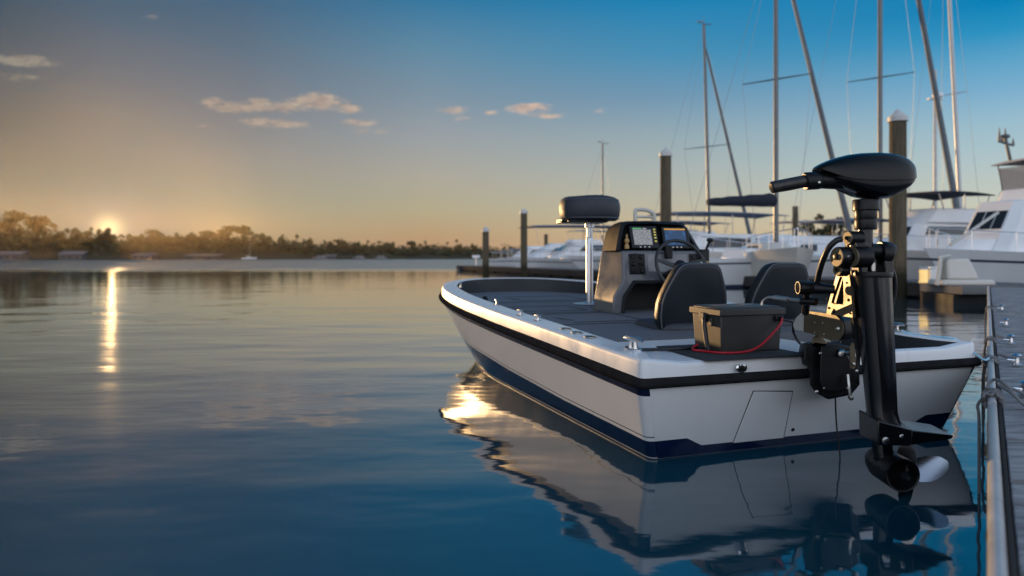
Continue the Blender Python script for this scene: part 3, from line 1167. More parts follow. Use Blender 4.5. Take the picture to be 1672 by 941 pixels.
m_.build('wheel_hub', M['satin'], con, angle=40)
m_ = MB()
for k in (-1, 1):
    q = wc + ax * .0135 + ux * .010 * k
    m_.prism([q - ux * .006 - uy * .012, q + ux * .001 - uy * .012, q + ux * .010 + uy * .012, q + ux * .003 + uy * .012], ax * .0015)
m_.build('wheel_emblem', M['white'], con)
m_ = MB()
m_.box(K(.60, -.02, .585), (.075, .05, .12))
m_.build('column_shroud', M['satin'], con, bevel=.012)
m_ = MB()
m_.prism([K(.40, yz(.40) - .004, .40), K(.84, yz(.40) - .004, .40), K(.84, yz(.57) - .004, .57), K(.40, yz(.57) - .004, .57)], (0, .01, 0))
m_.build('instrument_panel', mat('grey_instrument_plate', (.22, .225, .24), .35, var=.2, vscale=12), con, bevel=.004)
# throttle
m_ = MB()
m_.box(K(1.02, .04, .56), (.09, .12, .12))
m_.tube(smooth([K(1.05, .02, .60), K(1.06, .0, .66), K(1.06, -.03, .70)], 4), .012, n=10)
m_.lathe([(0, -.03), (.018, -.03), (.022, 0), (.018, .03), (0, .03)], K(1.06, -.035, .71), (1, 0, 0), n=14)
m_.build('throttle_lever', M['satin'], con, bevel=.006)
m_ = MB()
m_.lathe([(0, 0), (.03, 0), (.034, .012), (.02, .03), (0, .032)], K(1.03, -.03, .47), (.3, -1, .1), n=16)
m_.build('key_switch', M['amber'], con)
# ornament beside the left screen, small windscreen on the hood
m_ = MB()
m_.lathe([(0, 0), (.022, 0), (.022, .03), (.012, .045), (.024, .07), (.022, .085), (.009, .10), (.009, .135), (0, .14)], K(.185, .045, .622), n=14)
m_.build('horn', M['amber'], con, angle=40)
m_ = MB()
m_.tube(smooth([K(.335, .15, .895), K(.335, .15, .985), K(.365, .15, 1.005), K(.47, .15, 1.0), K(.535, .15, .965), K(.55, .15, .895)], 5), .019, n=10)
m_.tube([K(.35, .15, .935), K(.54, .15, .935)], .012, n=8)
m_.build('grab_rail', M['clear'], con)
# ------------------------------------------------------------------ battery box and its cables
def B(l, s, z):
    return ROOT_M['fishing_boat'] @ Vector((l, s, z))


bb = thing('battery_box', 'dark grey lidded battery box on the black mat of the aft deck', 'battery box', B(-.39, .21, .576), RZ)
m_ = MB()
hx, hy, hz = .226, .15, .235
m_.hexa([(-hx + .012, -hy + .01, 0), (hx - .012, -hy + .01, 0), (hx - .012, hy - .01, 0), (-hx + .012, hy - .01, 0), (-hx, -hy, hz), (hx, -hy, hz), (hx, hy, hz), (-hx, hy, hz)])
m_.build('case', M['box'], bb, bevel=.008)
m_ = MB()
m_.hexa([(-hx - .014, -hy - .014, hz - .012), (hx + .014, -hy - .014, hz - .012), (hx + .014, hy + .014, hz - .012), (-hx - .014, hy + .014, hz - .012),
         (-hx - .014, -hy - .014, hz + .028), (hx + .014, -hy - .014, hz + .028), (hx + .014, hy + .014, hz + .028), (-hx - .014, hy + .014, hz + .028)])
m_.hexa([(-hx, -hy, hz + .028), (hx, -hy, hz + .028), (hx, hy, hz + .028), (-hx, hy, hz + .028), (-hx + .012, -hy + .012, hz + .040), (hx - .012, -hy + .012, hz + .040), (hx - .012, hy - .012, hz + .040), (-hx + .012, hy - .012, hz + .040)])
lid = m_.build('lid', M['box'], bb, bevel=.005)
for x, y, wx, wy, mt in ((-.11, .02, .10, .05, 'label'), (.02, -.02, .05, .03, 'label'), (.10, .03, .07, .04, 'white')):
    m_ = MB()
    m_.box((x, y, hz + .0412), (wx, wy, .001))
    m_.build('sticker', mat('sticker_' + mt, (.30, .12, .06) if mt == 'label' else (.22, .21, .20), .5, var=.3, vscale=60), lid)
for a_, b_ in (((-hx - .012, .02, hz - .03), (.02, .05, .06)), ((-hx - .006, -.06, hz - .055), (.016, .03, .05))):
    m_ = MB()
    m_.box(a_, b_)
    m_.build('clasp', M['box'], bb, bevel=.004)
# corrugated loop on the end
path = smooth([(-hx - .012, -.01, hz - .02), (-hx - .035, -.03, hz - .05), (-hx - .04, -.05, hz - .12), (-hx - .045, -.07, .06), (-hx - .05, -.10, .012)], 10)
m_ = MB()
m_.tube(path, [.013 + .003 * (i % 2) for i in range(len(path))], n=10)
m_.build('corrugated_hose', M['cable'], bb, angle=80)
m_ = MB()
m_.box((hx - .035, -hy - .010, hz - .035), (.06, .016, .035))
m_.lathe([(0, 0), (.012, 0), (.012, .02), (0, .02)], (hx - .03, -hy - .015, hz - .035), (0, -1, 0), n=12)
m_.build('terminal', M['satin'], bb, bevel=.003)

m_ = MB()
bp = lambda x, y, z: B(-.39 + x, .21 + y, .576 + z)
m_.tube(smooth([bp(hx - .03, -hy - .03, hz - .035), bp(hx - .06, -hy - .05, hz - .07), bp(.08, -hy - .055, .09), bp(.0, -hy - .055, .035), bp(-.09, -hy - .05, .010), bp(-hx - .01, -hy - .035, .008), bp(-hx - .075, -.06, .008),
                bp(-hx - .10, -.02, .008), bp(-hx - .075, .03, .014), bp(-hx - .035, .035, .035)], 8), .0075, n=10)
tag(m_.build('power_cable', M['red']), 'red cable looping in front of the grey battery box', 'cable')
m_ = MB()
m_.tube(smooth([bp(hx - .02, -hy - .03, hz - .045), bp(hx + .035, -hy - .05, hz - .06), bp(hx + .06, -hy - .03, .11), bp(hx + .13, -hy - .01, .035), bp(hx + .22, -hy - .0, .022), bp(hx + .30, -hy - .06, .035), bp(hx + .34, -hy - .12, .05)], 8), .0085, n=10)
tag(m_.build('power_cable', M['cable']), 'short black cable from the battery box to the motor bracket', 'cable')
m_ = MB()
m_.tube(smooth([bp(-hx - .01, .08, .007), bp(-hx - .12, .06, .007), bp(-hx - .24, .10, .004), bp(-hx - .38, .14, .004), bp(-hx - .48, .2, .012)], 8), [.010] * 33, n=8)
tag(m_.build('power_cable', M['cable']), 'black cable lying on the white deck between cleat and battery box', 'cable')

# ------------------------------------------------------------------ trolling motor
MD = 3.45
tm = thing('trolling_motor', 'black trolling motor with tiller and silver propeller hanging behind the transom', 'boat motor', P(1428, 421, MD) - Vector((0, 0, CAMH)))


def MP(px, py, dy=0.0, d=MD):
    """pixel measured in the plane of the motor, then pushed dy metres away from the eye"""
    return P(px, py, d) + Vector((0, dy, 0))


px2m = MD / F


def body(name, mt, rows_, up_part, ins=0.0):
    """head shell: rows of (px, top, bottom, split, half depth)"""
    R = []
    for px, t, b_, sp_, hd in rows_:
        c = MP(px, sp_)
        zt = (sp_ - t) * px2m
        zb_ = (b_ - sp_) * px2m
        pts = []
        for i in range(25):
            a = math.pi * i / 24
            y = -math.cos(a)
            z = math.sin(a)
            e = .72
            yy = math.copysign(abs(y) ** e, y) * (hd - ins)
            zz = abs(z) ** e * ((zt if up_part else -zb_) - (ins if up_part else -ins))
            pts.append(c + Vector((0, yy, zz)))
        R.append(pts)
    mb = MB()
    mb.loft(R, True, True, True)
    return mb.build(name, mt, tm, world=True, angle=50)


rows_ = [(1330, 275.5, 279, 277.5, .030), (1334, 271, 283, 279, .055), (1342, 266.5, 290, 283, .078), (1352, 262, 298, 288, .094), (1364, 258, 306, 293, .106), (1380, 254, 316, 296.5, .116), (1400, 251.5, 325, 298, .122),
         (1424, 250.5, 330, 298.5, .124), (1446, 251.5, 327, 298, .120), (1462, 255, 320, 297.5, .112), (1474, 260, 312, 296.5, .098), (1482, 266, 304, 294, .078), (1487, 273, 297, 290, .052), (1489.5, 279, 290, 285, .025)]
head = body('head_cover', M['gloss'], rows_, True)
low = [(px, t, b_, s_ + .7, hd) for px, t, b_, s_, hd in rows_ if px >= 1352]
low[0] = (1352, 0, 300, 289, .07)
body('head_base', M['gloss'], low, False, .010)
# tiller
m_ = MB()
m_.tube([MP(1256, 307.5, -.02), MP(1258, 307, -.02), MP(1285, 302, -.02), MP(1313, 296.5, -.02)], [.022, .0295, .031, .0305], n=18)
m_.build('tiller_grip', M['grip'], tm, world=True, angle=40)
m_ = MB()
m_.tube([MP(1311, 297.2, -.02), MP(1312, 297, -.02), MP(1334, 295.5, -.02), MP(1336, 295.4, -.02)], [.039, .0435, .0435, .041], n=22)
m_.tube([MP(1334, 295.5, -.018), MP(1350, 294.8, -.015), MP(1366, 295, -.01), MP(1384, 297, 0)], [.039, .0435, .0445, .042], n=22)
sl_ = m_.build('tiller_sleeve', M['satin'], tm, world=True, angle=40)
m_ = MB()
m_.lathe([(0, 0), (.007, 0), (.007, .004), (0, .005)], MP(1329, 299.5, -.058), (0, -1, 0), n=12)
m_.build('pivot_screw', M['steel'], sl_, world=True)


def vt(mb, px0, y0, px1, y1, r0, r1, n=28, dy=0.0):
    mb.tube([MP(px0, y0, dy), MP(px1, y1, dy)], [r0, r1], n=n)


m_ = MB()
m_.tube([MP(1414, 326), MP(1414, 328), MP(1414, 343), MP(1414, 344)], [.058, .061, .061, .058], n=28)
m_.tube([MP(1413.5, 343), MP(1413.5, 345), MP(1413.5, 358), MP(1413.5, 359), MP(1413.5, 361), MP(1413.5, 373), MP(1413.5, 375.5)], [.05, .0515, .0515, .050, .0515, .051, .048], n=28)
m_.build('neck', M['satin'], tm, world=True, angle=30)
m_ = MB()
m_.tube([MP(1413, 372), MP(1413, 404)], [.034, .034], n=24)
m_.build('inner_shaft', M['tubem'], tm, world=True)
# yoke: cross barrel, cup with windows
m_ = MB()
m_.tube([MP(1390, 411, .0), MP(1392, 411, 0), MP(1436, 410, .0), MP(1437, 410, 0)], [.032, .037, .037, .034], n=24)
m_.tube([MP(1436, 414, 0), MP(1438, 414, 0), MP(1450, 415, 0), MP(1452, 416, 0)], [.056, .060, .060, .054], n=28)
m_.tube([MP(1398, 397), MP(1398, 398), MP(1400, 404)], [.05, .052, .052], n=24)
m_.build('yoke_barrel', M['satin'], tm, world=True, angle=40)
m_ = MB()
for a, b_, c_, d_ in ((1397, 1409, 1398, 1410), (1436, 1450, 1436, 1452)):
    m_.hexa([MP(c_, 447, -.05), MP(d_, 447, -.05), MP(d_, 447, .05), MP(c_, 447, .05), MP(a, 412, -.045), MP(b_, 412, -.045), MP(b_, 412, .045), MP(a, 412, .045)])
m_.hexa([MP(1408, 447, -.005), MP(1438, 447, -.005), MP(1438, 447, .05), MP(1408, 447, .05), MP(1408, 412, -.005), MP(1438, 412, -.005), MP(1438, 412, .05), MP(1408, 412, .05)])
m_.build('yoke_cup', M['tubem'], tm, world=True, bevel=.006)
m_ = MB()
m_.box(MP(1421, 436, -.022), (.022, .02, .045))
m_.lathe([(0, 0), (.01, 0), (.01, .008), (0, .01)], MP(1420, 424, -.012), (0, -1, 0), n=10)
m_.build('yoke_bracket', M['steel'], tm, world=True, bevel=.003)

# main tube, faceted with two flutes on its right
m_ = MB()
R = []
for k in range(9):
    t = k / 8
    y = lerp(445, 672, t)
    xl, xr = lerp(1396, 1417, t), lerp(1453, 1463, t)
    c = MP((xl + xr) / 2, y)
    rx = (xr - xl) / 2 * px2m
    ry = rx * 1.05
    ring_ = []
    for i in range(48):
        a = 2 * math.pi * i / 48
        r = 1.0
        ad = math.degrees(a)
        for g, wd, dp in ((285, 12, .10), (315, 11, .09), (345, 10, .06)):
            r -= dp * math.exp(-((ad - g) / wd) ** 2)
        ring_.append(c + Vector((rx * r * math.cos(a), ry * r * math.sin(a), 0)))
    R.append(ring_)
# flare into the plate
for y, xl, xr, ky in ((684, 1417.5, 1465, 1.0), (690, 1417.5, 1470, 1.02), (696, 1417, 1480, 1.05)):
    c = MP((xl + xr) / 2, y)
    rx = (xr - xl) / 2 * px2m
    R.append([c + Vector((rx * math.cos(2 * math.pi * i / 48), .085 * ky * math.sin(2 * math.pi * i / 48), 0)) for i in range(48)])
m_.loft(R)
m_.build('shaft_tube', M['tubem'], tm, world=True, angle=50)
m_ = MB()
m_.tube([MP(1394.5, 446), MP(1394.5, 452)], .0, n=4) if False else None
m_.loft([[MP((1396 + 1453) / 2, y) + Vector((.0885 * k * math.cos(2 * math.pi * i / 40), .092 * k * math.sin(2 * math.pi * i / 40), 0)) for i in range(40)] for y, k in ((444, .9), (444, 1.0), (446, 1.02), (451, 1.02), (453, 1.0))], True, True, False)
m_.build('tube_collar', M['satin'], tm, world=True, angle=40)

# cavitation plate
m_ = MB()
m_.hexa([MP(1417, 719, -.10), MP(1468, 720, -.10), MP(1466, 720, .10), MP(1419, 719, .10), MP(1416, 679, -.10), MP(1470, 694, -.11), MP(1468, 690, .11), MP(1418, 676, .10)])
m_.hexa([MP(1468, 719, -.10), MP(1540, 711, -.07), MP(1538, 708, .08), MP(1466, 716, .10), MP(1468, 694, -.112), MP(1541, 705, -.08), MP(1538, 700, .09), MP(1466, 690, .112)])
cp = m_.build('cavitation_plate', M['tubem'], tm, world=True, bevel=.006)
for px, py, r in ((1428, 711, .018), (1453, 704, .011)):
    m_ = MB()
    m_.lathe([(0, 0), (r, 0), (r, .006), (r * .6, .010), (0, .010)], MP(px, py, -.101), (0, -1, 0), n=14)
    m_.build('plate_bolt', M['steel'], cp, world=True)
# lower unit
ax1 = P(1475, 777, 3.36)
ax0 = ax1 + Vector((.0, .235, .01))
axd = (ax1 - ax0).normalized()
m_ = MB()
m_.tube([MP(1446, 716, .03), MP(1446, 735, .03), MP(1450, 756, .03)], [.045, .046, .05], n=20)
m_.build('strut', M['tubem'], tm, world=True)
m_ = MB()
ln = (ax1 - ax0).length
R_ = .081
m_.lathe([(0, -.06), (.03, -.052), (.052, -.03), (.066, .0), (R_, .05), (R_, ln * .8), (R_ * 1.0, ln - .004), (R_ * .985, ln), (R_ * .90, ln), (R_ * .87, ln - .01), (R_ * .84, ln - .09), (0, ln - .095)], ax0, axd, n=36)
m_.build('motor_pod', M['satin'], tm, world=True, angle=35)


m_ = MB()
m_.tube([ax1 - axd * .004 + Vector((R_ * .94 * math.cos(t), 0, R_ * .94 * math.sin(t))) for t in [2 * math.pi * i / 40 for i in range(40)]], .0045, n=8, closed=True)
m_.build('pod_rim', M['dsteel'], tm, world=True)


def blade(c, d, nrm, Lb, Wb, mt, nm):
    d = Vector(d).normalized()
    nrm = Vector(nrm)
    nrm = (nrm - d * nrm.dot(d)).normalized()
    t = d.cross(nrm)
    mb = MB()
    gr, m = [], 14
    for j in range(m + 1):
        v = j / m
        wv = Wb * (0.28 + 0.72 * math.sin(math.pi * (0.12 + .88 * v) ** .9)) if v < 1 else 0.0
        wv = Wb * max(.02, (math.sin(math.pi * min(1, v * .86 + .10)) ** .62)) * (1 if v < 1 else .35)
        row = []
        for i in range(9):
            q = i / 4 - 1
            tw = .30 * q * (1 - .5 * v)
            row.append(c + d * (Lb * v) + t * (wv * q) + nrm * (tw * wv * .8 + .022 * v * v))
        gr.append(row)
    for o in (.0025, -.0025):
        vs = [p + nrm * o for r in gr for p in r]
        mb.add(vs, [(j * 9 + i, j * 9 + i + 1, (j + 1) * 9 + i + 1, (j + 1) * 9 + i) for j in range(m) for i in range(8)])
    # rim between the two faces
    k = (m + 1) * 9
    edge = [(0, i) for i in range(9)] + [(j, 8) for j in range(1, m + 1)] + [(m, i) for i in range(7, -1, -1)] + [(j, 0) for j in range(m - 1, 0, -1)]
    ids = [j * 9 + i for j, i in edge]
    for a in range(len(ids)):
        b_ = (a + 1) % len(ids)
        mb.f.append((ids[a], ids[b_], ids[b_] + k, ids[a] + k)); mb.m.append(0)
    return mb


hubc = MP(1478, 778, .0)
m_ = MB()
m_.lathe([(0, -.05), (.028, -.05), (.030, 0), (.026, .02), (.012, .04), (0, .042)], hubc, axd, n=20)
pr = m_.build('propeller', M['propd'], tm, world=True, angle=40)
for d, nr, Lb, Wb, mt in (((.10, .05, 1), (-.5, -.7, .25), .145, .044, 'prop'), ((.92, .1, .26), (-.35, -.8, .35), .20, .060, 'prop'), ((.02, .05, -1), (.35, -.9, .1), .155, .066, 'propd')):
    blade(hubc + Vector(d).normalized() * .02, d, nr, Lb, Wb, M[mt], '').build('blade', M[mt], pr, world=True, angle=60)

# mount on the transom: clamp block, swing arm, lattice arm, knuckles
def CP(px, py, d):
    return P(px, py, d)


m_ = MB()
fr = [(1312, 566), (1330, 556), (1362, 560), (1388, 566), (1402, 590), (1404, 628), (1390, 645), (1352, 653), (1331, 641), (1322, 628), (1322, 606), (1312, 590)]
m_.prism([CP(px, py, 3.98) for px, py in fr], CP(1345, 600, 4.22) - CP(1345, 600, 3.98))
cb = m_.build('clamp_block', M['satin'], tm, world=True, bevel=.012, seg=3)
m_ = MB()
fr = [(1340, 564), (1378, 568), (1390, 590), (1390, 630), (1376, 640), (1344, 640), (1338, 620)]
m_.prism([CP(px, py, 3.94) for px, py in fr], CP(1345, 600, 3.99) - CP(1345, 600, 3.94))
m_.hexa([CP(1312, 596, 4.16), CP(1322, 596, 4.0), CP(1322, 560, 4.0), CP(1312, 560, 4.16), CP(1300, 592, 4.30), CP(1330, 600, 4.30), CP(1330, 556, 4.30), CP(1306, 562, 4.30)])
m_.build('clamp_face', M['satin'], cb, world=True, bevel=.008)
m_ = MB()
for px, py, r in ((1333, 640, .010), (1345, 634, .006), (1339, 577, .008), (1384, 634, .008), (1374, 575, .012), (1398, 606, .009)):
    m_.lathe([(0, 0), (r, 0), (r, .006), (r * .5, .009), (0, .009)], CP(px, py, 3.945), (0, -1, 0), n=12)
m_.build('clamp_bolt', M['steel'], cb, world=True)
m_ = MB()
m_.lathe([(0, 0), (.02, 0), (.022, .012), (.014, .03), (0, .032)], CP(1373, 577, 3.93), (-.4, -1, 0), n=16)
m_.tube([CP(1376, 577, 3.95), CP(1396, 577, 3.86)], .012, n=10)
m_.build('clamp_knob', M['steel'], cb, world=True)
m_ = MB()
m_.tube(smooth([CP(1384, 612, 3.9), CP(1386, 630, 3.88), CP(1389, 648, 3.88)], 4), .008, n=8)
m_.lathe([(0, -.012), (.012, -.01), (.014, 0), (.012, .01), (0, .012)], CP(1389, 650, 3.88), (0, -1, 0), n=14)
m_.build('clamp_lever', M['steel'], cb, world=True)
m_ = MB()
pl = [(1391, 560), (1396, 562), (1398, 598), (1394, 604), (1389, 601), (1388, 566)]
m_.prism([CP(px, py, 3.72) for px, py in pl], (.0, .012, 0))
lk_ = m_.build('link_plate', M['plate'], tm, world=True, bevel=.002)
m_ = MB()
m_.lathe([(0, 0), (.010, 0), (.010, .006), (0, .008)], CP(1393, 595, 3.715), (0, -1, 0), n=12)
m_.build('link_bolt', M['steel'], lk_, world=True)
# small sun tinted ear on top of the clamp
m_ = MB()
ear = [(1326, 552), (1332, 548), (1344, 552), (1350, 560), (1348, 572), (1326, 566)]
m_.prism([CP(px, py, 3.98) for px, py in ear], (.06, .08, 0))
m_.build('clamp_ear', M['plate'], tm, world=True, bevel=.003)


def plate_prism(poly, d0, d1, pxa, pxb, thick, mt, nm, parent=None, bev=.004, sh=Vector((0, 0, 0))):
    """a plate whose lit side runs from depth d0 at pixel pxa to d1 at pxb"""
    pts = [P(px, py, lerp(d0, d1, (px - pxa) / (pxb - pxa))) + sh for px, py in poly]
    mb = MB()
    mb.prism(pts, thick)
    return mb.build(nm, mt, parent or tm, world=True, bevel=bev)


arm = [(1312, 507), (1345, 511), (1365, 515), (1374, 524), (1377, 535), (1376, 547), (1370, 555), (1355, 556), (1330, 547), (1312, 542)]
ac = plate_prism([(px, py) for px, py in arm], 4.02, 3.66, 1312, 1377, Vector((.006, .0, .0)), M['plate'], 'swing_arm_plate', bev=.0015)
ab = plate_prism(arm, 4.02, 3.66, 1312, 1377, Vector((.085, .04, .0)), M['satin'], 'swing_arm', bev=.006, sh=Vector((.0075, 0, 0)))
m_ = MB()
nrm_ = Vector((-.75, -.6, 0)).normalized()
m_.lathe([(0, 0), (.012, 0), (.012, .006), (.006, .010), (0, .010)], P(1369, 537, 3.70) + nrm_ * .004, nrm_, n=14)
for px, py in ((1331, 527), (1344, 527), (1346, 546), (1331, 543)):
    m_.lathe([(0, 0), (.0035, 0), (.0035, .002), (0, .002)], P(px, py, lerp(4.02, 3.66, (px - 1312) / 65)) + nrm_ * .003, nrm_, n=8)
m_.build('arm_bolt', M['steel'], ac, world=True)
m_ = MB()
gl = [(1312, 508, 4.02), (1312, 543, 4.02), (1297, 540, 4.12), (1294, 530, 4.14), (1300, 518, 4.12)]
m_.prism([P(*q) for q in gl], (.05, .05, 0))
m_.build('arm_guard', M['clear'], tm, world=True, bevel=.006)

# lattice arm: plate with an open triangle
def lat(px):
    return lerp(3.74, 3.44, (px - 1348) / 45)


outer = [(1349, 513), (1352, 497), (1362, 460), (1369, 441), (1386, 441), (1389, 470), (1392, 519), (1368, 515)]
inner = [(1357, 494), (1360, 484), (1371, 452), (1377, 452), (1377.5, 494), (1377, 498), (1366, 497), (1359, 496)]
m_ = MB()
n8 = len(outer)
fo = [P(x, y, lat(x)) for x, y in outer]
fi = [P(x, y, lat(x)) for x, y in inner]
e = Vector((.022, .014, 0))
# match the loops point by point
oo = [(1349, 513), (1352, 497), (1366, 448), (1386, 441), (1389, 470), (1392, 519), (1368, 515), (1355, 514)]
fo = [P(x, y, lat(x)) for x, y in oo]
m_.add(fo + fi + [p + e for p in fo] + [p + e for p in fi],
       [(i, (i + 1) % 8, 8 + (i + 1) % 8, 8 + i) for i in range(8)] + [(16 + i, 24 + i, 24 + (i + 1) % 8, 16 + (i + 1) % 8) for i in range(8)] +
       [(i, 16 + i, 16 + (i + 1) % 8, (i + 1) % 8) for i in range(8)] + [(8 + i, 8 + (i + 1) % 8, 24 + (i + 1) % 8, 24 + i) for i in range(8)])
la = m_.build('lattice_arm', M['plate'], tm, world=True, angle=30)
m_ = MB()
m_.prism([P(x, y, lat(x)) + Vector((.035, .05, 0)) for x, y in ((1350, 512), (1364, 446), (1388, 442), (1394, 518))], (.06, .035, 0))
m_.prism([P(1389, 441, 3.47), P(1397, 441, 3.44), P(1408, 560, 3.50), P(1404, 600, 3.55), P(1392, 520, 3.5)], (.03, .09, 0))
m_.build('arm_web', M['satin'], tm, world=True, bevel=.004)
m_ = MB()
nl = Vector((-.97, -.22, 0)).normalized()
for px, py, r in ((1383, 462, .005), (1386, 490, .008), (1354, 503, .007), (1352, 488, .006), (1362, 508, .012), (1389, 512, .005)):
    m_.lathe([(0, 0), (r, 0), (r, .003), (r * .5, .005), (0, .005)], P(px, py, lat(px)) + nl * .002, nl, n=12)
m_.build('lattice_bolt', M['satin'], la, world=True)
# knuckles: short drums with sun tinted faces
for px, py, r, d, ln_, rr in ((1384, 389, .034, 3.42, .07, 1), (1366, 420, .050, 3.42, .075, 1), (1391, 420, .052, 3.40, .085, 0), (1367, 441, .032, 3.46, .05, 1), (1392, 402, .028, 3.42, .05, 0)):
    c = P(px, py, d)
    m_ = MB()
    m_.lathe([(0, .003), (r * .96, .003), (r, .007), (r, ln_), (r * .9, ln_ + .004), (0, ln_ + .004)], c, -nl, n=26)
    kd = m_.build('knuckle', M['satin'], tm, world=True, angle=35)
    m_ = MB()
    m_.lathe([(r * .46, .003), (r * .46, -.002), (r * .90, -.002), (r * .94, .001), (r * .94, .004)], c, -nl, n=26) if rr == 0 else m_.lathe([(0, .003), (0.001, -.002), (r * .90, -.002), (r * .94, .001), (r * .94, .004)], c, -nl, n=26)
    m_.build('knuckle_face', M['plate'], kd, world=True, angle=35)
    m_ = MB()
    m_.lathe([(0, 0), (r * .30, 0), (r * .30, .008), (r * .14, .010), (0, .010)], c + nl * .001, nl, n=10)
    m_.build('knuckle_bolt', M['satin'] if rr else M['steel'], kd, world=True, angle=35)
m_ = MB()
m_.tube([P(1371, 420, 3.40), P(1388, 419, 3.375)], [.006, .006], n=8)
m_.build('knuckle_pin', M['steel'], tm, world=True)
# sensor barrel with lens, pull handle, hoses
m_ = MB()
m_.tube([P(1304, 470, 3.62), P(1305, 470, 3.62), P(1324, 470, 3.62), P(1325, 470, 3.62), P(1326, 470, 3.62), P(1338, 471, 3.60), P(1350, 472, 3.58), P(1362, 473, 3.56)], [.030, .035, .035, .033, .029, .029, .024, .022], n=22)
sb = m_.build('sensor_barrel', M['satin'], tm, world=True, angle=35)
m_ = MB()
m_.lathe([(0, .0005), (.0275, .0005), (.0275, .003), (0, .0035)], P(1304.2, 470, 3.62), (-1, 0, 0), n=24)
m_.build('barrel_lens', M['gloss'], sb, world=True, angle=35)
m_ = MB()
rc = P(1304.0, 470, 3.62)
m_.tube([rc + Vector((-.003, .0305 * math.cos(t), .0305 * math.sin(t))) for t in [2 * math.pi * i / 28 for i in range(28)]], .0028, n=6, closed=True)
m_.build('barrel_ring', M['dsteel'], sb, world=True, angle=35)
m_ = MB()
m_.tube([P(1317, 481, 3.62), P(1317, 492, 3.66), P(1315, 510, 3.8)], [.014, .017, .02], n=12)
m_.tube([P(1308, 492, 3.66), P(1333, 493, 3.60)], [.02, .02], n=12)
m_.build('barrel_stand', M['satin'], tm, world=True)
m_ = MB()
m_.tube(smooth([P(1243, 499, 3.85), P(1246, 492, 3.85), P(1253, 487, 3.83), P(1262, 486, 3.8), P(1282, 488, 3.75), P(1312, 491, 3.66)], 5), [.008] * 12 + [.009] * 14, n=10)
m_.tube([P(1264, 486, 3.8), P(1287, 489, 3.73)], [.013, .013], n=10)
m_.build('pull_handle', M['steel'], tm, world=True)
m_ = MB()
m_.tube(smooth([P(1374, 391, 3.44), P(1366, 393, 3.44), P(1354, 404, 3.46), P(1345, 422, 3.5), P(1339, 440, 3.55), P(1335, 458, 3.6), P(1334, 468, 3.62)], 7), .0145, n=12)
m_.build('hose', M['cable'], tm, world=True)
m_ = MB()
m_.tube(smooth([MP(1447, 432, .0), MP(1456, 442, .0), MP(1464, 458, .02), MP(1467, 478, .04), MP(1464, 500, .05), MP(1456, 518, .04), MP(1448, 530, .0)], 7), .0125, n=12)
m_.build('hose', M['cable'], tm, world=True)
m_ = MB()
m_.tube(smooth([P(1364, 650, 4.05), P(1365, 680, 4.05), P(1367, 705, 4.04), P(1371, 738, 4.02), P(1372, 760, 4.0)], 5), .0045, n=6)
m_.build('trailing_cable', M['cable'], tm, world=True)
# ------------------------------------------------------------------ near dock at the right
DZ = 0.45
dd = Vector((0.5594, 0.8289, 0))             # along the dock
dn = Vector((0.8289, -0.5594, 0))            # across it, away from the boat
D0 = Vector((-.004, 0, 0))


def D(a, c, z):
    return D0 + dd * a + dn * c + Vector((0, 0, z))


nd_ = thing('near_dock', 'dark grey plank dock with a pale rounded rail along its edge at the right', 'dock', (1, 1, 0))
m_ = MB()
m_.hexa([D(-3, .05, .12), D(-3, 2.5, .12), D(20.3, 2.5, .12), D(20.3, .05, .12), D(-3, .05, DZ - .05), D(-3, 2.5, DZ - .05), D(20.3, 2.5, DZ - .05), D(20.3, .05, DZ - .05)])
m_.build('dock_frame', M['fascia'], nd_, world=True)
m_ = MB()
a = -3.0
rnd = random.Random(3)
while a < 20.2:
    w_ = .235 if rnd.random() < .8 else .30
    dz = rnd.uniform(-.004, .004)
    m_.hexa([D(a, .062, DZ - .045), D(a, 2.5, DZ - .045), D(a + w_, 2.5, DZ - .045), D(a + w_, .062, DZ - .045), D(a, .062, DZ + dz), D(a, 2.5, DZ + dz), D(a + w_, 2.5, DZ + dz + rnd.uniform(-.003, .003)), D(a + w_, .062, DZ + dz)])
    a += w_ + .010
m_.build('planks', M['plan'], nd_, world=True, bevel=.004, seg=1)
m_ = MB()
m_.hexa([D(-3, .012, .14), D(-3, .040, .14), D(20.3, .040, .14), D(20.3, .012, .14), D(-3, .012, DZ - .02), D(-3, .040, DZ - .02), D(20.3, .040, DZ - .02), D(20.3, .012, DZ - .02)])
m_.build('side_board', M['fascia'], nd_, world=True)
for a0, a1 in ((-2.5, 3.92), (3.98, 6.6), (6.66, 9.6), (9.66, 13.2), (13.26, 20.2)):
    m_ = MB()
    R = []
    for a in (a0, a0 + .012, a1 - .012, a1):
        k = .85 if a in (a0, a1) else 1.0
        R.append([D(a, .022 + .019 * k * math.cos(t), DZ + .012 + .021 * k * math.sin(t)) for t in [2 * math.pi * i / 20 for i in range(20)]])
    m_.loft(R)
    m_.build('edge_rail', M['galv'], nd_, world=True, angle=40)
m_ = MB()
m_.hexa([D(-3, .044, DZ - .03), D(-3, .058, DZ - .03), D(20.2, .058, DZ - .03), D(20.2, .044, DZ - .03), D(-3, .044, DZ + .010), D(-3, .058, DZ + .010), D(20.2, .058, DZ + .010), D(20.2, .044, DZ + .010)])
m_.build('rail_flange', M['fascia'], nd_, world=True, bevel=.003)
for a, lab in ((4.35, None), (5.55, None), (6.9, None), (8.7, None), (11.2, None)):
    mb = MB()
    c = D(a, .16, DZ + .012)
    mb.lathe([(0, 0), (.03, 0), (.032, .006), (.016, .014), (.014, .04), (.026, .05), (.028, .062), (.016, .074), (0, .076)], c, n=16)
    mb.tube([c + Vector((0, 0, .03)) - dn * .05, c + Vector((0, 0, .03))], .010, n=8)
    mb.build('dock_post_fitting', M['chrome'], nd_, world=True, angle=40)
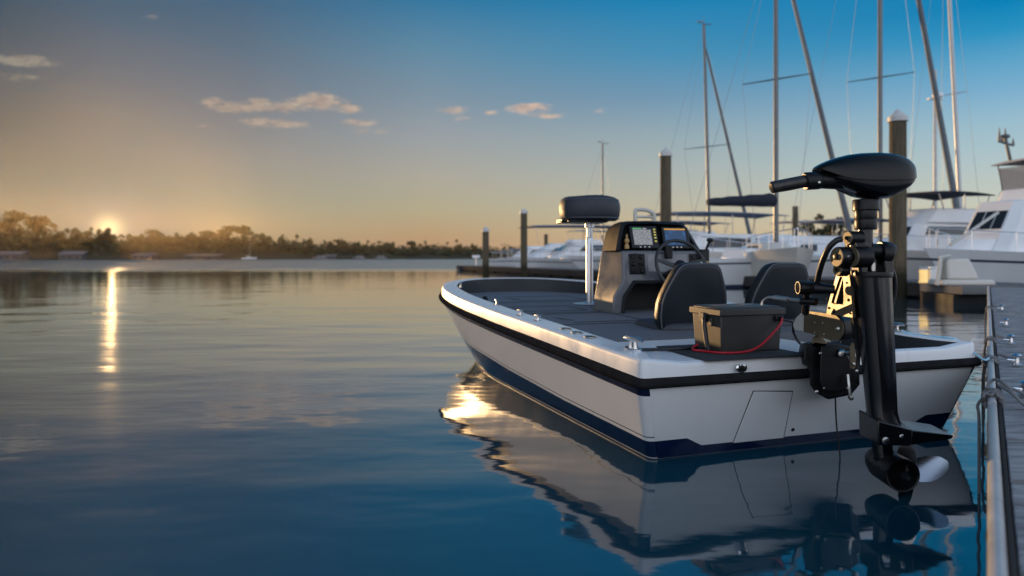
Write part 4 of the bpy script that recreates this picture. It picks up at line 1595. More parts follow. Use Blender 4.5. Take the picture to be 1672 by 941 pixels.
for a in (1.15, 2.3):
    mb = MB()
    mb.box(D(a, .19, DZ + .02), (.09, .14, .03), rot=Matrix.Rotation(-.59, 3, 'Z'))
    mb.build('rail_bracket', M['steel'], nd_, world=True, bevel=.006)

# mooring ropes round the rail


def lump(a, wraps, r, rr, seed):
    rn = random.Random(seed)
    pts = []
    for k in range(wraps * 14 + 1):
        t = 2 * math.pi * k / 14
        q = rr * (1 + .25 * rn.uniform(-1, 1))
        pts.append(D(a - .07 + .14 * k / (wraps * 14) + rn.uniform(-.01, .01), .024 + q * math.cos(t), DZ + .014 + q * math.sin(t)))
    return smooth(pts, 2)


m_ = MB()
m_.tube(lump(4.15, 6, .009, .036, 1), .008, n=8)
m_.tube(smooth([D(4.15, .0, DZ + .06), D(4.2, .03, DZ + .10), D(4.1, .08, DZ + .09), D(4.05, .13, DZ + .03), D(3.9, .17, DZ + .018), D(3.72, .20, DZ + .014)], 6), .007, n=8)
m_.tube(smooth([D(4.12, .05, DZ + .085), D(4.0, .10, DZ + .07), D(3.93, .15, DZ + .03), D(3.85, .22, DZ + .014), D(3.78, .25, DZ + .014)], 6), .007, n=8)
m_.tube(smooth([D(4.2, .04, DZ + .085), D(4.25, .12, DZ + .05), D(4.15, .2, DZ + .016), D(4.0, .27, DZ + .014)], 6), .007, n=8)
m_.tube(smooth([D(4.13, .0, DZ + .03), D(4.13, -.035, DZ - .02), D(4.12, -.03, DZ - .1), D(4.12, -.03, -.05)], 6), .007, n=8)
tag(m_.build('mooring_rope', M['rope']), 'large grey rope knot with loose ends on the dock rail, nearest of the tied ropes', 'rope')
for k, (a, sd, lab) in enumerate(((5.62, 2, 'grey rope lashed round the dock rail level with the boat corner'), (6.95, 3, 'small grey rope lashing on the dock rail halfway along the dock'), (11.3, 4, 'dark rope lashing on the dock rail close to the crossing dock'))):
    m_ = MB()
    m_.tube(lump(a, 3, .011, .034, sd), .008, n=8)
    m_.tube(smooth([D(a, .06, DZ + .07), D(a - .03, .12, DZ + .05), D(a - .05, .16, DZ + .04)], 5), .010, n=8)
    m_.tube(smooth([D(a, .0, DZ + .02), D(a, -.02, DZ - .1), D(a + .05, -.02, .02)], 5), .009, n=8)
    tag(m_.build('mooring_rope', M['rope']), lab, 'rope')
m_ = MB()
m_.tube(smooth([B(1.14, .36, .625), B(1.16, .28, .606), B(1.20, .12, .603), B(1.235, .04, .60), B(1.28, .0, .57), D(5.5, -.02, .49), D(5.6, .02, .50)], 6), .007, n=8)
tag(m_.build('mooring_rope', M['ropeblue']), 'pale blue rope from the boat corner cleat to the dock', 'rope')
# ------------------------------------------------------------------ far docks
A0, A1 = Vector((13.2, 16.0, 0)), Vector((-5.0, 64.0, 0))
fdv = (A1 - A0).normalized()
fn = Vector((fdv.y, -fdv.x, 0))              # away from us


def FD(a, c, z):
    return A0 + fdv * a + fn * c + Vector((0, 0, z))


LEN = (A1 - A0).length
fk = thing('far_dock', 'long low floating dock running behind the fishing boat', 'dock', FD(10, 0, 0))
m_ = MB()
m_.hexa([FD(-2, 0, .30), FD(LEN, 0, .30), FD(LEN, 2.2, .30), FD(-2, 2.2, .30), FD(-2, 0, .45), FD(LEN, 0, .45), FD(LEN, 2.2, .45), FD(-2, 2.2, .45)])
m_.build('dock_deck', M['decktop'], fk, world=True)
m_ = MB()
a = -2
while a < LEN:
    b_ = min(a + 2.9, LEN)
    m_.hexa([FD(a, -.06, .06), FD(b_, -.06, .06), FD(b_, -.005, .06), FD(a, -.005, .06), FD(a, -.06, .43), FD(b_, -.06, .43), FD(b_, -.005, .43), FD(a, -.005, .43)])
    a += 2.95
m_.build('dock_fascia', M['fascia'], fk, world=True, bevel=.01, seg=1)
a = -1.5
while a < LEN - 2:
    m_ = MB()
    m_.hexa([FD(a, .15, -.2), FD(a + 2.0, .15, -.2), FD(a + 2.0, 2.0, -.2), FD(a, 2.0, -.2), FD(a, .15, .299), FD(a + 2.0, .15, .299), FD(a + 2.0, 2.0, .299), FD(a, 2.0, .299)])
    m_.build('dock_float', M['float'], fk, world=True)
    a += 2.7
xd = thing('cross_dock', 'low grey walkway joining the near dock to the far dock at the right', 'dock', (14, 17.5, 0))
m_ = MB()
q0, q1 = Vector((11.0, 17.2, 0)), Vector((24, 17.8, 0))
m_.hexa([q0 + Vector((0, 0, .25)), q1 + Vector((0, 0, .25)), q1 + Vector((0, 1.8, .25)), q0 + Vector((0, 1.8, .25)), q0 + Vector((0, 0, .455)), q1 + Vector((0, 0, .455)), q1 + Vector((0, 1.8, .455)), q0 + Vector((0, 1.8, .455))])
m_.build('walkway_deck', M['decktop'], xd, world=True, bevel=.01)
m_ = MB()
for x in (12, 15, 18, 21):
    m_.box((x, 18.1, .02), (2.2, 1.4, .44))
m_.build('walkway_float', M['float'], xd, world=True)

# pilings ------------------------------------------------------------


def piling(px, py, d, r, lab, cap=True, base=-.6):
    t = P(px, py, d)
    root = thing('piling', lab, 'piling', (t.x, t.y, 0), random.uniform(0, 3), 'dock pilings')
    h = t.z
    mb = MB()
    n = 10
    prof_ = [(r * 1.02, base), (r * 1.02, .15), (r, .5), (r * .99, h * .6), (r * .97, h - r * 1.5)]
    mb.lathe([(0.01, base)] + prof_ + [(.01, h - r * 1.5)], n=18)
    mb.build('post', M['pile'], root, angle=30)
    if cap:
        mb = MB()
        mb.lathe([(r * 1.13, h - r * 1.62), (r * 1.16, h - r * 1.6), (r * 1.16, h - r * 1.05), (r * 1.08, h - r * .98), (.01, h)], n=18)
        mb.build('cap', M['pilecap'], root, angle=25)
    return root


piling(793, 370, 40, .19, 'short dark piling with a pointed cap, left of all the docks')
piling(855.5, 340, 40, .195, 'dark piling with a pointed cap rising left of the pedestal seat')
piling(1087, 241, 31, .245, 'tall timber piling with a pale cap directly behind the boat console')
piling(1466, 178, 20.6, .235, 'thick tall timber piling with a pale cap beside the trolling motor head')
piling(1298.5, 330, 46, .19, 'dark piling with no pale cap between sail cover and motor tiller', False)
piling(891.5, 378, 62, .17, 'small far dark piling among the yachts behind the pedestal seat', False)
piling(1530, 118, 120, .01, 'x', False) if False else None

# motor yachts ---------------------------------------------------------


def yacht_hull(L_, Bm, hb, hs):
    def st(t, f):
        b_ = Bm / 2 * (1 - max(0, (t - .42) / .58) ** 2.3)
        b_ = max(b_, .015)
        k = .80 + .20 * max(0, f) ** 1.0 + (t ** 2) * (-.28) * (1 - max(0, f))
        z = f * (hs + (hb - hs) * t ** 1.6)
        y = t * (L_ - (1 - max(0, f)) * L_ * .10)
        return b_ * k, y, z
    return st


def sup(mb, b0, b1, rnd_=.18):
    """deckhouse: bottom and top outlines given as (aft y, fore y, half width aft, half width fore, z)"""
    R = []
    c = rnd_
    for k in range(7):
        ya, yf, wa, wf, z = [lerp(b0[q], b1[q], k / 6) for q in range(5)]
        yk = yf - c * 1.6
        st_ = [(lerp(wa, wf, t / 10), lerp(ya, yk, t / 10), z) for t in range(11)]
        R.append(st_ + [(wf - c * 1.6, yf, z), (-wf + c * 1.6, yf, z)] + [(-x, y, z_) for x, y, z_ in reversed(st_)])
    mb.loft(R)


def house_window(mb, b0, b1, sidev, ta, tb, za, zb_, proud=.03):
    """dark pane lying on a deckhouse side ('p','s') or front ('f')"""
    def pt(t, z):
        f = (z - b0[4]) / (b1[4] - b0[4])
        ya, yf, wa, wf = [lerp(b0[i], b1[i], f) for i in range(4)]
        c = .18
        if sidev == 'f':
            return Vector((lerp(-wf + c * 1.6, wf - c * 1.6, t), yf + proud, z))
        sg = -1 if sidev == 'p' else 1
        return Vector((sg * (lerp(wa, wf, t) + proud), lerp(ya, yf - c * 1.6, t), z))
    inn = Vector((0, -.03 - proud, 0)) if sidev == 'f' else Vector(((1 if sidev == 'p' else -1) * (.03 + proud), 0, 0))
    mb.prism([pt(ta, za), pt(tb, za), pt(tb, zb_), pt(ta, zb_)], inn)


def yacht(lab, px, d, L_, Bm, hb, hs, rz=None, houses=(), wins=(), canopy=None, rail=True, mt='boatw', group=None, stripe=True, name='motor_yacht', cat='yacht', screen=None):
    """bow tip placed at pixel px, d metres ahead"""
    if rz is None:
        rz = math.atan2(0.94, -0.33)
    # local +y (bow) maps to (-sin rz, cos rz)
    bow = Vector((-math.sin(rz), math.cos(rz), 0))
    tip = P(px, HZ, d)
    o = Vector((tip.x, tip.y, 0)) - bow * L_
    root = thing(name, lab, cat, (o.x, o.y, 0), rz, group)
    st = yacht_hull(L_, Bm, hb, hs)
    mb = MB()
    ts = [i / 16 for i in range(17)]
    R = []
    for f in (-.3, .0, .10, .16, .72, .78, 1.0):
        pr, sr_ = [], []
        for t in ts:
            b_, y, z = st(t, f)
            pr.append((-b_, y, z))
            sr_.append((b_, y, z))
        R.append(pr + sr_[::-1])
    mb.loft(R, True, True, True, mrow=[1, 1, 0, 0, 1 if stripe else 0, 0])
    mb.build('hull', [M[mt], M['boot']], root, angle=40)
    for i, hh in enumerate(houses):
        mb = MB()
        sup(mb, *hh)
        mb.build('deckhouse', M[mt], root, bevel=.05)
    for hi, sd_, ta, tb, za, zb_ in wins:
        mb = MB()
        house_window(mb, houses[hi][0], houses[hi][1], sd_, ta, tb, za, zb_)
        mb.build('window', M['glass'], root)
    if canopy:
        y0, y1, hw, z, zb0, mtc = canopy
        mb = MB()
        R = []
        for k in range(7):
            t = k / 6
            y = lerp(y0, y1, t)
            zc_ = z + .10 * math.sin(math.pi * t)
            R.append([(-hw, y, zc_ - .06), (-hw * .6, y, zc_ + .02), (0, y, zc_ + .05), (hw * .6, y, zc_ + .02), (hw, y, zc_ - .06), (hw, y, zc_ - .10), (0, y, zc_ - .0), (-hw, y, zc_ - .10)])
        mb.loft(R)
        mb.build('canopy', M[mtc], root)
        for x in (-hw * .93, hw * .93):
            for y, e in ((y0 + .2, .25), (lerp(y0, y1, .5), 0), (y1 - .2, -.3)):
                mb = MB()
                mb.tube([(x, y + e, zb0), (x, y, z - .05)], .028, n=6)
                mb.build('canopy_post', M['mastw'], root)
    if rail:
        mb = MB()
        for sg in (-1, 1):
            pts = []
            for t in [.5, .6, .7, .8, .9, .97, .995]:
                b_, y, z = st(t, 1.0)
                pts.append(Vector((sg * max(b_ - .08, .01), y - .05, z + .55 + .2 * (t - .5))))
                if t < .99:
                    mb.tube([(sg * max(b_ - .08, .01), y - .05, z - .02), pts[-1]], .016, n=6)
            mb.tube(pts, .018, n=6)
        mb.build('bow_rail', M['chrome'], root)
    if screen:
        mb = MB()
        mb.loft([[(-w_, y, z) for w_, y, z in screen[0]] + [(w_, y, z) for w_, y, z in screen[0][::-1]], [(-w_, y, z) for w_, y, z in screen[1]] + [(w_, y, z) for w_, y, z in screen[1][::-1]]], False)
        mb.build('windscreen', M['glass'], root)
    return root


# sport fisher at the right edge
L_ = 12.5
hA = [((2.0, 10.4, 1.65, .95, 1.15), (2.2, 9.2, 1.5, .85, 3.05)), ((3.0, 8.3, 1.45, .95, 3.05), (3.1, 8.1, 1.4, .9, 3.5)), ((9.6, 11.6, .75, .3, 1.3), (9.8, 11.2, .65, .25, 1.75))]
sf = yacht('white sport fishing yacht with three square windows and a covered flybridge', 1508, 22.5, L_, 4.0, 1.46, 1.05, None, hA,
           [(0, 'p', .64, .76, 2.1, 2.72), (0, 'p', .80, .92, 2.1, 2.72), (0, 'p', .25, .42, 2.1, 2.72), (0, 'p', .46, .60, 2.1, 2.72), (0, 'f', .05, .31, 2.1, 2.7), (0, 'f', .36, .64, 2.1, 2.7), (0, 'f', .69, .95, 2.1, 2.7)],
           (3.0, 7.6, 1.4, 4.55, 3.5, 'canvasg'), True)
for sg in (-1, 1):
    m_ = MB()
    m_.prism([(sg * 1.38, 3.4, 3.5), (sg * 1.0, 7.6, 3.5), (sg * 1.25, 7.4, 4.35), (sg * 1.38, 3.4, 4.35)], (sg * .01, 0, 0))
    m_.build('flybridge_curtain', M['curtain'], sf)
m_ = MB()
m_.prism([(-.9, 7.65, 3.5), (.9, 7.65, 3.5), (1.2, 7.45, 4.35), (-1.2, 7.45, 4.35)], (0, .01, 0))
m_.build('flybridge_curtain', M['curtain'], sf)
m_ = MB()
mx_ = 1.1
m_.tube([(mx_, 7.0, 4.5), (mx_, 7.3, 5.45)], .06, n=8)
m_.tube([(mx_, 6.9, 5.2), (mx_, 7.6, 5.3)], .045, n=8)
for y, z, hh in ((6.9, 5.2, .25), (7.3, 5.4, .4), (7.45, 5.28, .2), (7.6, 5.3, .5)):
    m_.tube([(mx_, y, z), (mx_, y, z + hh)], [.06, .014], n=8)
m_.lathe([(0, 0), (.14, 0), (.16, .05), (.12, .12), (0, .14)], (mx_, 7.3, 5.44), n=14)
m_.build('radar_mast', M['mastd'], sf)
for x, y in ((-.5, 6.4), (.4, 6.9), (-.4, 5.0)):
    m_ = MB()
    m_.lathe([(0, 0), (.16, 0), (.18, .1), (.12, .2), (0, .24)], (x, y, 4.66), n=14)
    m_.build('antenna_dome', M['boatw'], sf)
m_ = MB()
m_.tube([(-.45, 11.9, 1.55), (-.75, 10.2, 2.6)], .05, n=8)
m_.build('foredeck_pole', M['boatg'], sf)

yacht('white flybridge yacht with navy bimini top between the thick piling and sport fisher', 1395, 30, 13, 4.2, 1.55, 1.2, None,
      [((1.2, 11.2, 1.85, .9, 1.15), (1.6, 10.2, 1.6, .8, 2.65)), ((5.0, 10.1, 1.55, .85, 2.65), (5.3, 9.4, 1.4, .75, 3.3)), ((10.6, 12.2, .8, .35, 1.4), (10.8, 11.7, .7, .3, 1.8))],
      [(0, 'p', .30, .52, 2.15, 2.5), (0, 'p', .54, .97, 2.15, 2.5), (0, 's', .08, .88, 2.1, 2.5), (0, 'f', .05, .95, 2.1, 2.5)], (6.6, 10.0, 1.45, 3.95, 3.2, 'canvas'))
yacht('cream motor boat with its high bow towards us behind the second helm seat', 1303, 24.2, 6.2, 2.5, 1.52, 1.25, math.atan2(.15, -.99),
      [((.8, 3.4, .9, .6, 1.25), (1.0, 2.9, .75, .5, 1.75))], [(0, 'p', .1, .8, 1.4, 1.65), (0, 's', .1, .8, 1.4, 1.65)], None, True, 'boatg', None, False)
yacht('white express cruiser with low rounded cabin, right of the console', 1140, 31, 11.5, 3.9, 1.45, 1.05, None,
      [((3.8, 10.2, 1.55, .65, 1.15), (4.6, 7.8, 1.05, .45, 2.15)), ((.8, 4.2, 1.7, 1.6, 1.0), (.9, 4.6, 1.6, 1.2, 1.75))],
      [(0, 'p', .38, .56, 1.45, 1.75), (0, 's', .38, .56, 1.45, 1.75)], (.8, 4.6, 1.5, 2.9, 1.6, 'canvasb'))
yacht('white cabin yacht with long blue canopy just behind the console', 990, 40, 13, 4.2, 1.35, 1.0, None,
      [((1.0, 9.0, 1.9, 1.1, 1.2), (1.4, 7.6, 1.6, .9, 2.55))], [(0, 'p', .1, .4, 1.75, 2.3), (0, 'p', .45, .85, 1.75, 2.3), (0, 'f', .05, .95, 1.75, 2.3)], (1.5, 9.5, 1.5, 3.75, 2.5, 'canvasb'))
yacht('white motor yacht under a blue grey canopy directly behind the seat post', 925, 47, 13, 4.2, 1.3, 1.0, None,
      [((1.5, 9.5, 1.9, 1.0, 1.25), (2.0, 7.4, 1.6, .8, 2.5)), ((2.0, 6.5, 1.5, 1.0, 2.5), (2.3, 6.0, 1.35, .9, 3.0))], [(0, 'p', .1, .85, 1.7, 2.2), (0, 'f', .05, .95, 1.7, 2.2)], (1.0, 7.5, 1.5, 3.6, 2.9, 'canvasb'))
yacht('pale blue flybridge yacht under a long flat canopy, left of the seat post', 826, 52, 13, 4.2, 1.2, .9, None,
      [((1.5, 9.5, 1.9, 1.0, 1.25), (2.0, 7.9, 1.6, .8, 2.3))], [(0, 'p', .1, .45, 1.65, 2.1), (0, 'p', .5, .85, 1.65, 2.1), (0, 'f', .05, .95, 1.65, 2.1)], (.5, 11.5, 1.7, 3.5, 2.2, 'canvasb'))
yacht('small white yacht with a sloping cabin behind the middle dark piling', 812, 60, 11, 3.8, 1.15, .9, None,
      [((1.5, 8.4, 1.6, .8, 1.15), (2.2, 6.2, 1.3, .6, 2.4))], [(0, 'p', .1, .85, 1.6, 2.0)], None)
yacht('small distant motor boat beside the short left piling', 790, 68, 10, 3.4, 1.1, .8, None,
      [((1.5, 7.2, 1.5, .8, 1.05), (2.0, 5.6, 1.2, .6, 2.3))], [(0, 'p', .1, .85, 1.5, 1.9)], None)
yacht('cream motor yacht seen beneath the boom with the navy sail cover', 1180, 52, 14, 4.4, 1.7, 1.3, None,
      [((1.5, 10, 2.0, 1.1, 1.3), (2.0, 8.4, 1.7, .9, 2.7))], [(0, 'p', .1, .45, 1.85, 2.4), (0, 'p', .5, .9, 1.85, 2.4)], (1.0, 8.5, 1.6, 3.9, 2.7, 'canvasg'), True, 'boatg')
yacht('white yacht with a dark window band left of the motor bracket', 1330, 44, 13, 4.2, 1.6, 1.2, None,
      [((1.5, 9.8, 1.9, 1.0, 1.2), (2.0, 8.0, 1.6, .8, 2.45))], [(0, 'p', .05, .25, 1.75, 2.2), (0, 'p', .3, .58, 1.75, 2.2), (0, 'p', .63, .9, 1.75, 2.2)], None)
yacht('distant white flybridge yacht seen between the two tallest left pilings', 850, 78, 13, 4.2, 1.5, 1.2, None,
      [((1.5, 10.5, 1.9, 1.0, 1.2), (2.0, 9.0, 1.6, .8, 2.6)), ((2.0, 8, 1.5, 1.0, 2.6), (2.3, 7, 1.35, .9, 3.2))], [(0, 'p', .1, .85, 1.75, 2.2), (0, 'f', .05, .95, 1.75, 2.2)], (2, 7, 1.5, 4.2, 3.2, 'canvasg'))
yacht('distant cream cabin boat seen right beside the seat post', 955, 58, 11, 3.9, 1.4, 1.1, None,
      [((1.5, 9.5, 1.7, .9, 1.1), (2.0, 8.0, 1.4, .7, 2.4))], [(0, 'p', .1, .4, 1.6, 2.0), (0, 'p', .45, .9, 1.6, 2.0)], (1, 8, 1.4, 3.5, 2.3, 'canvasb'), True, 'boatg')
fl = thing('flat_float', 'low dark work float alone on the water left of the docks', 'float', P(772, 421, 64) - Vector((0, 0, CAMH)))
m_ = MB()
m_.box((0, 0, .15), (2.6, 2.2, .3))
m_.build('float_hull', M['boot'], fl, bevel=.05)
m_ = MB()
m_.box((0, 0, .36), (2.9, 2.4, .1))
m_.build('float_deck', M['fascia'], fl, bevel=.03)
m_ = MB()
m_.tube([(.3, 0, .4), (.3, 0, 1.3)], .04, n=8)
m_.box((.3, 0, 1.25), (.7, .5, .25))
m_.build('float_post', M['boatw'], fl)

# things on the far dock -------------------------------------------------
g = P(1515, 452, 19.6)
bx = thing('dock_box', 'small pale grey locker beside the lit lamp on the dock', 'locker', (g.x + .35, g.y + .2, .45))
m_ = MB(); m_.box((0, 0, .2), (.62, .5, .4)); m_.build('locker_body', M['boatw'], bx, bevel=.03)
m_ = MB(); m_.box((0, 0, .425), (.66, .54, .05)); m_.build('locker_lid', M['boatw'], bx, bevel=.015)
lp = thing('dock_lamp', 'short glowing yellow lamp standing on the far dock', 'lamp', (g.x - .12, g.y, .45))
m_ = MB(); m_.lathe([(0, 0), (.12, 0), (.12, .05), (.105, .07), (.105, .30), (.12, .32), (.10, .36), (0, .37)], n=18); m_.build('lamp_glass', M['lampy'], lp, angle=35)
m_ = MB(); m_.lathe([(0, .365), (.12, .365), (.09, .40), (0, .41)], n=18); m_.build('lamp_cap', M['pilecap'], lp)
g = P(1566, 456, 18.0)
ch = thing('dinghy_cradle', 'pale padded chair shaped dinghy cradle sunlit on the dock before the sport fisher', 'cradle', (g.x, g.y + .1, .45))  # its cream parts carry the warm sunlight in their colour
m_ = MB(); m_.hexa([(-.55, -.3, .0), (.85, -.3, 0), (.85, .4, 0), (-.55, .4, 0), (-.5, -.3, .14), (.75, -.3, .14), (.75, .4, .14), (-.5, .4, .14)]); m_.build('cradle_base', M['boatg'], ch, bevel=.04)
m_ = MB(); m_.hexa([(-.38, -.25, .14), (.45, -.25, .14), (.45, .3, .14), (-.38, .3, .14), (-.36, -.2, .68), (.22, -.2, .68), (.22, .2, .68), (-.36, .2, .68)]); m_.build('cradle_pad', M['boatg'], ch, bevel=.06)
m_ = MB(); m_.tube([(-.62, -.2, 0), (-.52, -.2, .72), (-.3, -.2, .74)], .05, n=8); m_.build('cradle_frame', M['boatg'], ch)

# sailboats ---------------------------------------------------------------
FW = Vector((0.944, 0.329, 0))
SD = Vector((0.329, -0.944, 0))


def sailboat(lab, px, d, h, r, lean=0.0, boom=None, cover=None, fore=None, spread=(), hull=9.0, mt='mastd', top=True, stay_r=.05, hull_z=1.1, wires=True, radar=None):
    b0 = P(px, HZ, d)
    o = Vector((b0.x, b0.y, 0))
    root = thing('sailboat', lab, 'sailboat', o, 0, None)
    z0 = hull_z
    tip = Vector((lean * h, 0, h))
    at = lambda z: Vector((lean * z, 0, z))
    mb = MB()
    mb.tube([at(z0 - .2), at(h * .5), at(h)], [r * .82, r * .78, r * .65], n=12)
    mast = mb.build('mast', M[mt], root)
    mb = MB()
    st = yacht_hull(hull, hull * .3, hull_z + .25, hull_z)
    R = []
    rot = lambda p: FW * (p[1] - hull * .52) + SD * p[0] + Vector((0, 0, p[2]))
    for f in (-.3, 0, .1, .16, .8, .86, 1):
        pr, s_ = [], []
        for i in range(15):
            b_, y, z = st(i / 14, f)
            pr.append(rot((-b_, y, z))); s_.append(rot((b_, y, z)))
        R.append(pr + s_[::-1])
    mb.loft(R, True, True, True, mrow=[1, 1, 0, 0, 1, 0])
    mb.build('hull', [M['boatw'], M['boot']], root, angle=40)
    mb = MB()
    c = [rot((x, y, hull_z)) for x, y in ((-hull * .09, hull * .28), (hull * .09, hull * .28), (hull * .06, hull * .68), (-hull * .06, hull * .68))]
    t_ = [rot((x, y, hull_z + .42)) for x, y in ((-hull * .08, hull * .3), (hull * .08, hull * .3), (hull * .05, hull * .62), (-hull * .05, hull * .62))]
    mb.hexa(c + t_)
    mb.build('cabin', M['boatw'], root, bevel=.06)
    if boom:
        bl, bz = boom
        mb = MB()
        e = -FW * bl
        mb.tube([at(bz), e + Vector((0, 0, bz - .03))], .07, n=10)
        mb.build('boom', M[mt], root)
        if cover:
            mb = MB()
            R = []
            for k in range(11):
                t = k / 10
                c = at(bz) * (1 - t) + (e + Vector((0, 0, bz - .03))) * t
                hh = lerp(.58, .30, t) * (1 if 0 < k < 10 else .85)
                wd = .17 * (1 if 0 < k < 10 else .6)
                R.append([c + SD * (wd * math.cos(q)) + Vector((0, 0, -.06 + hh * (.5 + .5 * math.sin(q)) + .02 * math.sin(7 * t * 3))) for q in [2 * math.pi * i / 14 for i in range(14)]])
            mb.loft(R)
            mb.build('sail_cover', M[cover], root)
    for zs, wl in spread:
        mb = MB()
        q = at(zs)
        mb.tube([q - SD * wl * .9 - FW * wl * .75 + Vector((0, 0, -.05)), q, q + SD * wl * .9 + FW * wl * .75 + Vector((0, 0, .05))], [.02, .035, .02], n=6)
        mb.build('spreader', M[mt], root)
    if fore:
        J, fz, ft = fore
        a, b_ = FW * J + Vector((0, 0, fz)), at(ft)
        mb = MB()
        mb.tube([lerp(a, b_, t) for t in (0, .06, .12, .3, .6, .9, 1)], [stay_r * k for k in (.5, 1.6, 1.5, 1.3, 1.1, .9, .4)], n=8)
        mb.build('furled_sail', M['sailf'], root)
    if wires:
        for s_ in (-1, 1):
            mb = MB()
            zs, wl = spread[0] if spread else (h * .5, .7)
            q = at(zs)
            mb.tube([SD * s_ * hull * .13 + Vector((0, 0, hull_z)), q + (SD * wl * .9 + FW * wl * .75) * s_, at(h * .97)], .010, n=4)
            mb.build('shroud', M['wire'], root)
        mb = MB()
        mb.tube([-FW * hull * .5 + Vector((0, 0, hull_z)), tip], .010, n=4)
        mb.build('backstay', M['wire'], root)
    if top:
        mb = MB()
        mb.tube([tip - FW * .15, tip + FW * .55 + Vector((0, 0, .05))], .03, n=6)
        mb.tube([tip, tip + Vector((0, 0, .5))], .015, n=6)
        mb.box(tip - FW * .3 + Vector((0, 0, .12)), (.35, .1, .08))
        mb.build('masthead', M[mt], root)
    if radar:
        mb = MB()
        mb.lathe([(0, 0), (.24, 0), (.27, .08), (.24, .2), (0, .22)], at(radar) + SD * .15, n=16)
        mb.box(at(radar - .06), (.75, .2, .08))
        mb.build('radar_dome', M['boatw'], root)
    return root


sailboat('sailboat with a boom under a navy sail cover and tall mast with crosswise spreader', 1267, 29, 14.9, .125, 0, (3.3, 3.3), 'canvas', (4.0, 1.9, 14.7), ((8.5, 1.15),), 9.0, stay_r=.085)
sailboat('sailboat whose whole mast shows, dark with a masthead crossbar', 1160, 46, 16.4, .135, -.026, (2.6, 3.9), None, (3.4, 1.6, 15.2), ((8.4, 1.3),), 10, stay_r=.085)
sailboat('sailboat with a tall grey mast rising behind the motor head', 1437, 33, 23.5, .135, 0, None, None, (5.2, 2.2, 23.2), ((9.6, 1.2),), 11, stay_r=.10)
sailboat('sailboat with a bright sunlit leaning mast, right of the thick piling', 1574, 38, 21, .135, -.052, None, None, None, ((10, .5),), 9, mt='mastw')
sailboat('sailboat with a short white mast carrying a radar dome', 1527, 37, 11, .115, 0, None, None, None, (), 8, mt='mastw', top=False, wires=False, radar=9.55)
sailboat('far small sailboat with a thin mast above the pedestal seat', 984, 62, 11.2, .105, 0, None, None, None, (), 7, wires=True)

# ------------------------------------------------------------------ far shore
rs = random.Random(11)
SH = [(-420, 300, 22), (-300, 320, 21), (0, 345, 19.5), (150, 370, 15.5), (260, 395, 17.0), (400, 430, 16.5), (520, 470, 13.0), (640, 520, 12.0), (790, 590, 11.2), (1000, 640, 11), (1400, 680, 14), (2100, 560, 16)]


def shore_at(px):
    xs = [s[0] for s in SH]
    return interp(px, xs, [s[1] for s in SH]), interp(px, xs, [s[2] for s in SH])


m_ = MB()
rings_ = []
for px in range(-420, 2101, 12):
    d, h = shore_at(px)
    hh = h * .72 * (1 + .10 * math.sin(px * .083) + .06 * math.sin(px * .21 + 1)) * (.72 if 182 < px < 206 else 1)
    rings_.append([P(px, HZ, d) * 1.0 - Vector((0, 0, CAMH + .5)), P(px, HZ, d + 2) - Vector((0, 0, CAMH - .9)), P(px, HZ, d + 12) - Vector((0, 0, CAMH - hh * .5)), P(px, HZ, d + 26) - Vector((0, 0, CAMH - hh)), P(px, HZ, d + 40) - Vector((0, 0, CAMH - hh)), P(px, HZ, d + 60) - Vector((0, 0, CAMH + 1))])
m_.loft(rings_, False)
structure(m_.build('shore', M['bank']), 'dark wooded shore across the water under the setting sun', 'shore')


def leaf_quads(mb, c, rx, ry, rz_, n, s, r):
    for _ in range(n):
        while True:
            p = Vector((r.uniform(-1, 1), r.uniform(-1, 1), r.uniform(-1, 1)))
            if .25 < p.length < 1:
                break
        q = Vector(c) + Vector((p.x * rx, p.y * ry, p.z * rz_))
        a = Vector((r.gauss(0, 1), r.gauss(0, 1), r.gauss(0, .6))).normalized()
        b_ = a.cross(Vector((r.gauss(0, 1), r.gauss(0, 1), r.gauss(0, 1)))).normalized()
        k = s * r.uniform(.6, 1.4)
        mb.add([q - a * k - b_ * k * .6, q + a * k - b_ * k * .5, q + a * k * .8 + b_ * k * .6, q - a * k * .7 + b_ * k * .5], [(0, 1, 2, 3)])


# far wood that reads as one mass
m_ = MB()
for px in np.arange(-200, 1760, 2.0):
    d, h = shore_at(px)
    k = 1 + .13 * math.sin(px * .09 + 2) + .10 * math.sin(px * .23)
    for _ in range(2):
        dep = d + rs.uniform(4, 34)
        c = P(px + rs.uniform(-6, 6), HZ, dep)
        zt = h * k * rs.uniform(.45, .93) * (.5 + .5 * min(1, (dep - d) / 22))
        if 186 < px < 206:  # wood shaped low here so the sun reaches the boat
            zt = min(zt, 8.0)
        elif 206 <= px < 345:
            zt = min(zt, 12.0)
        leaf_quads(m_, (c.x, c.y, zt), rs.uniform(2.5, 4.5), 3, rs.uniform(1.6, 3.2), 10, .9, rs)
wood = m_.build('woodland', M['leaf'], flat=True)
tag(wood, 'dense dark belt of low trees along the far shore', 'woodland')
wood['kind'] = 'stuff'


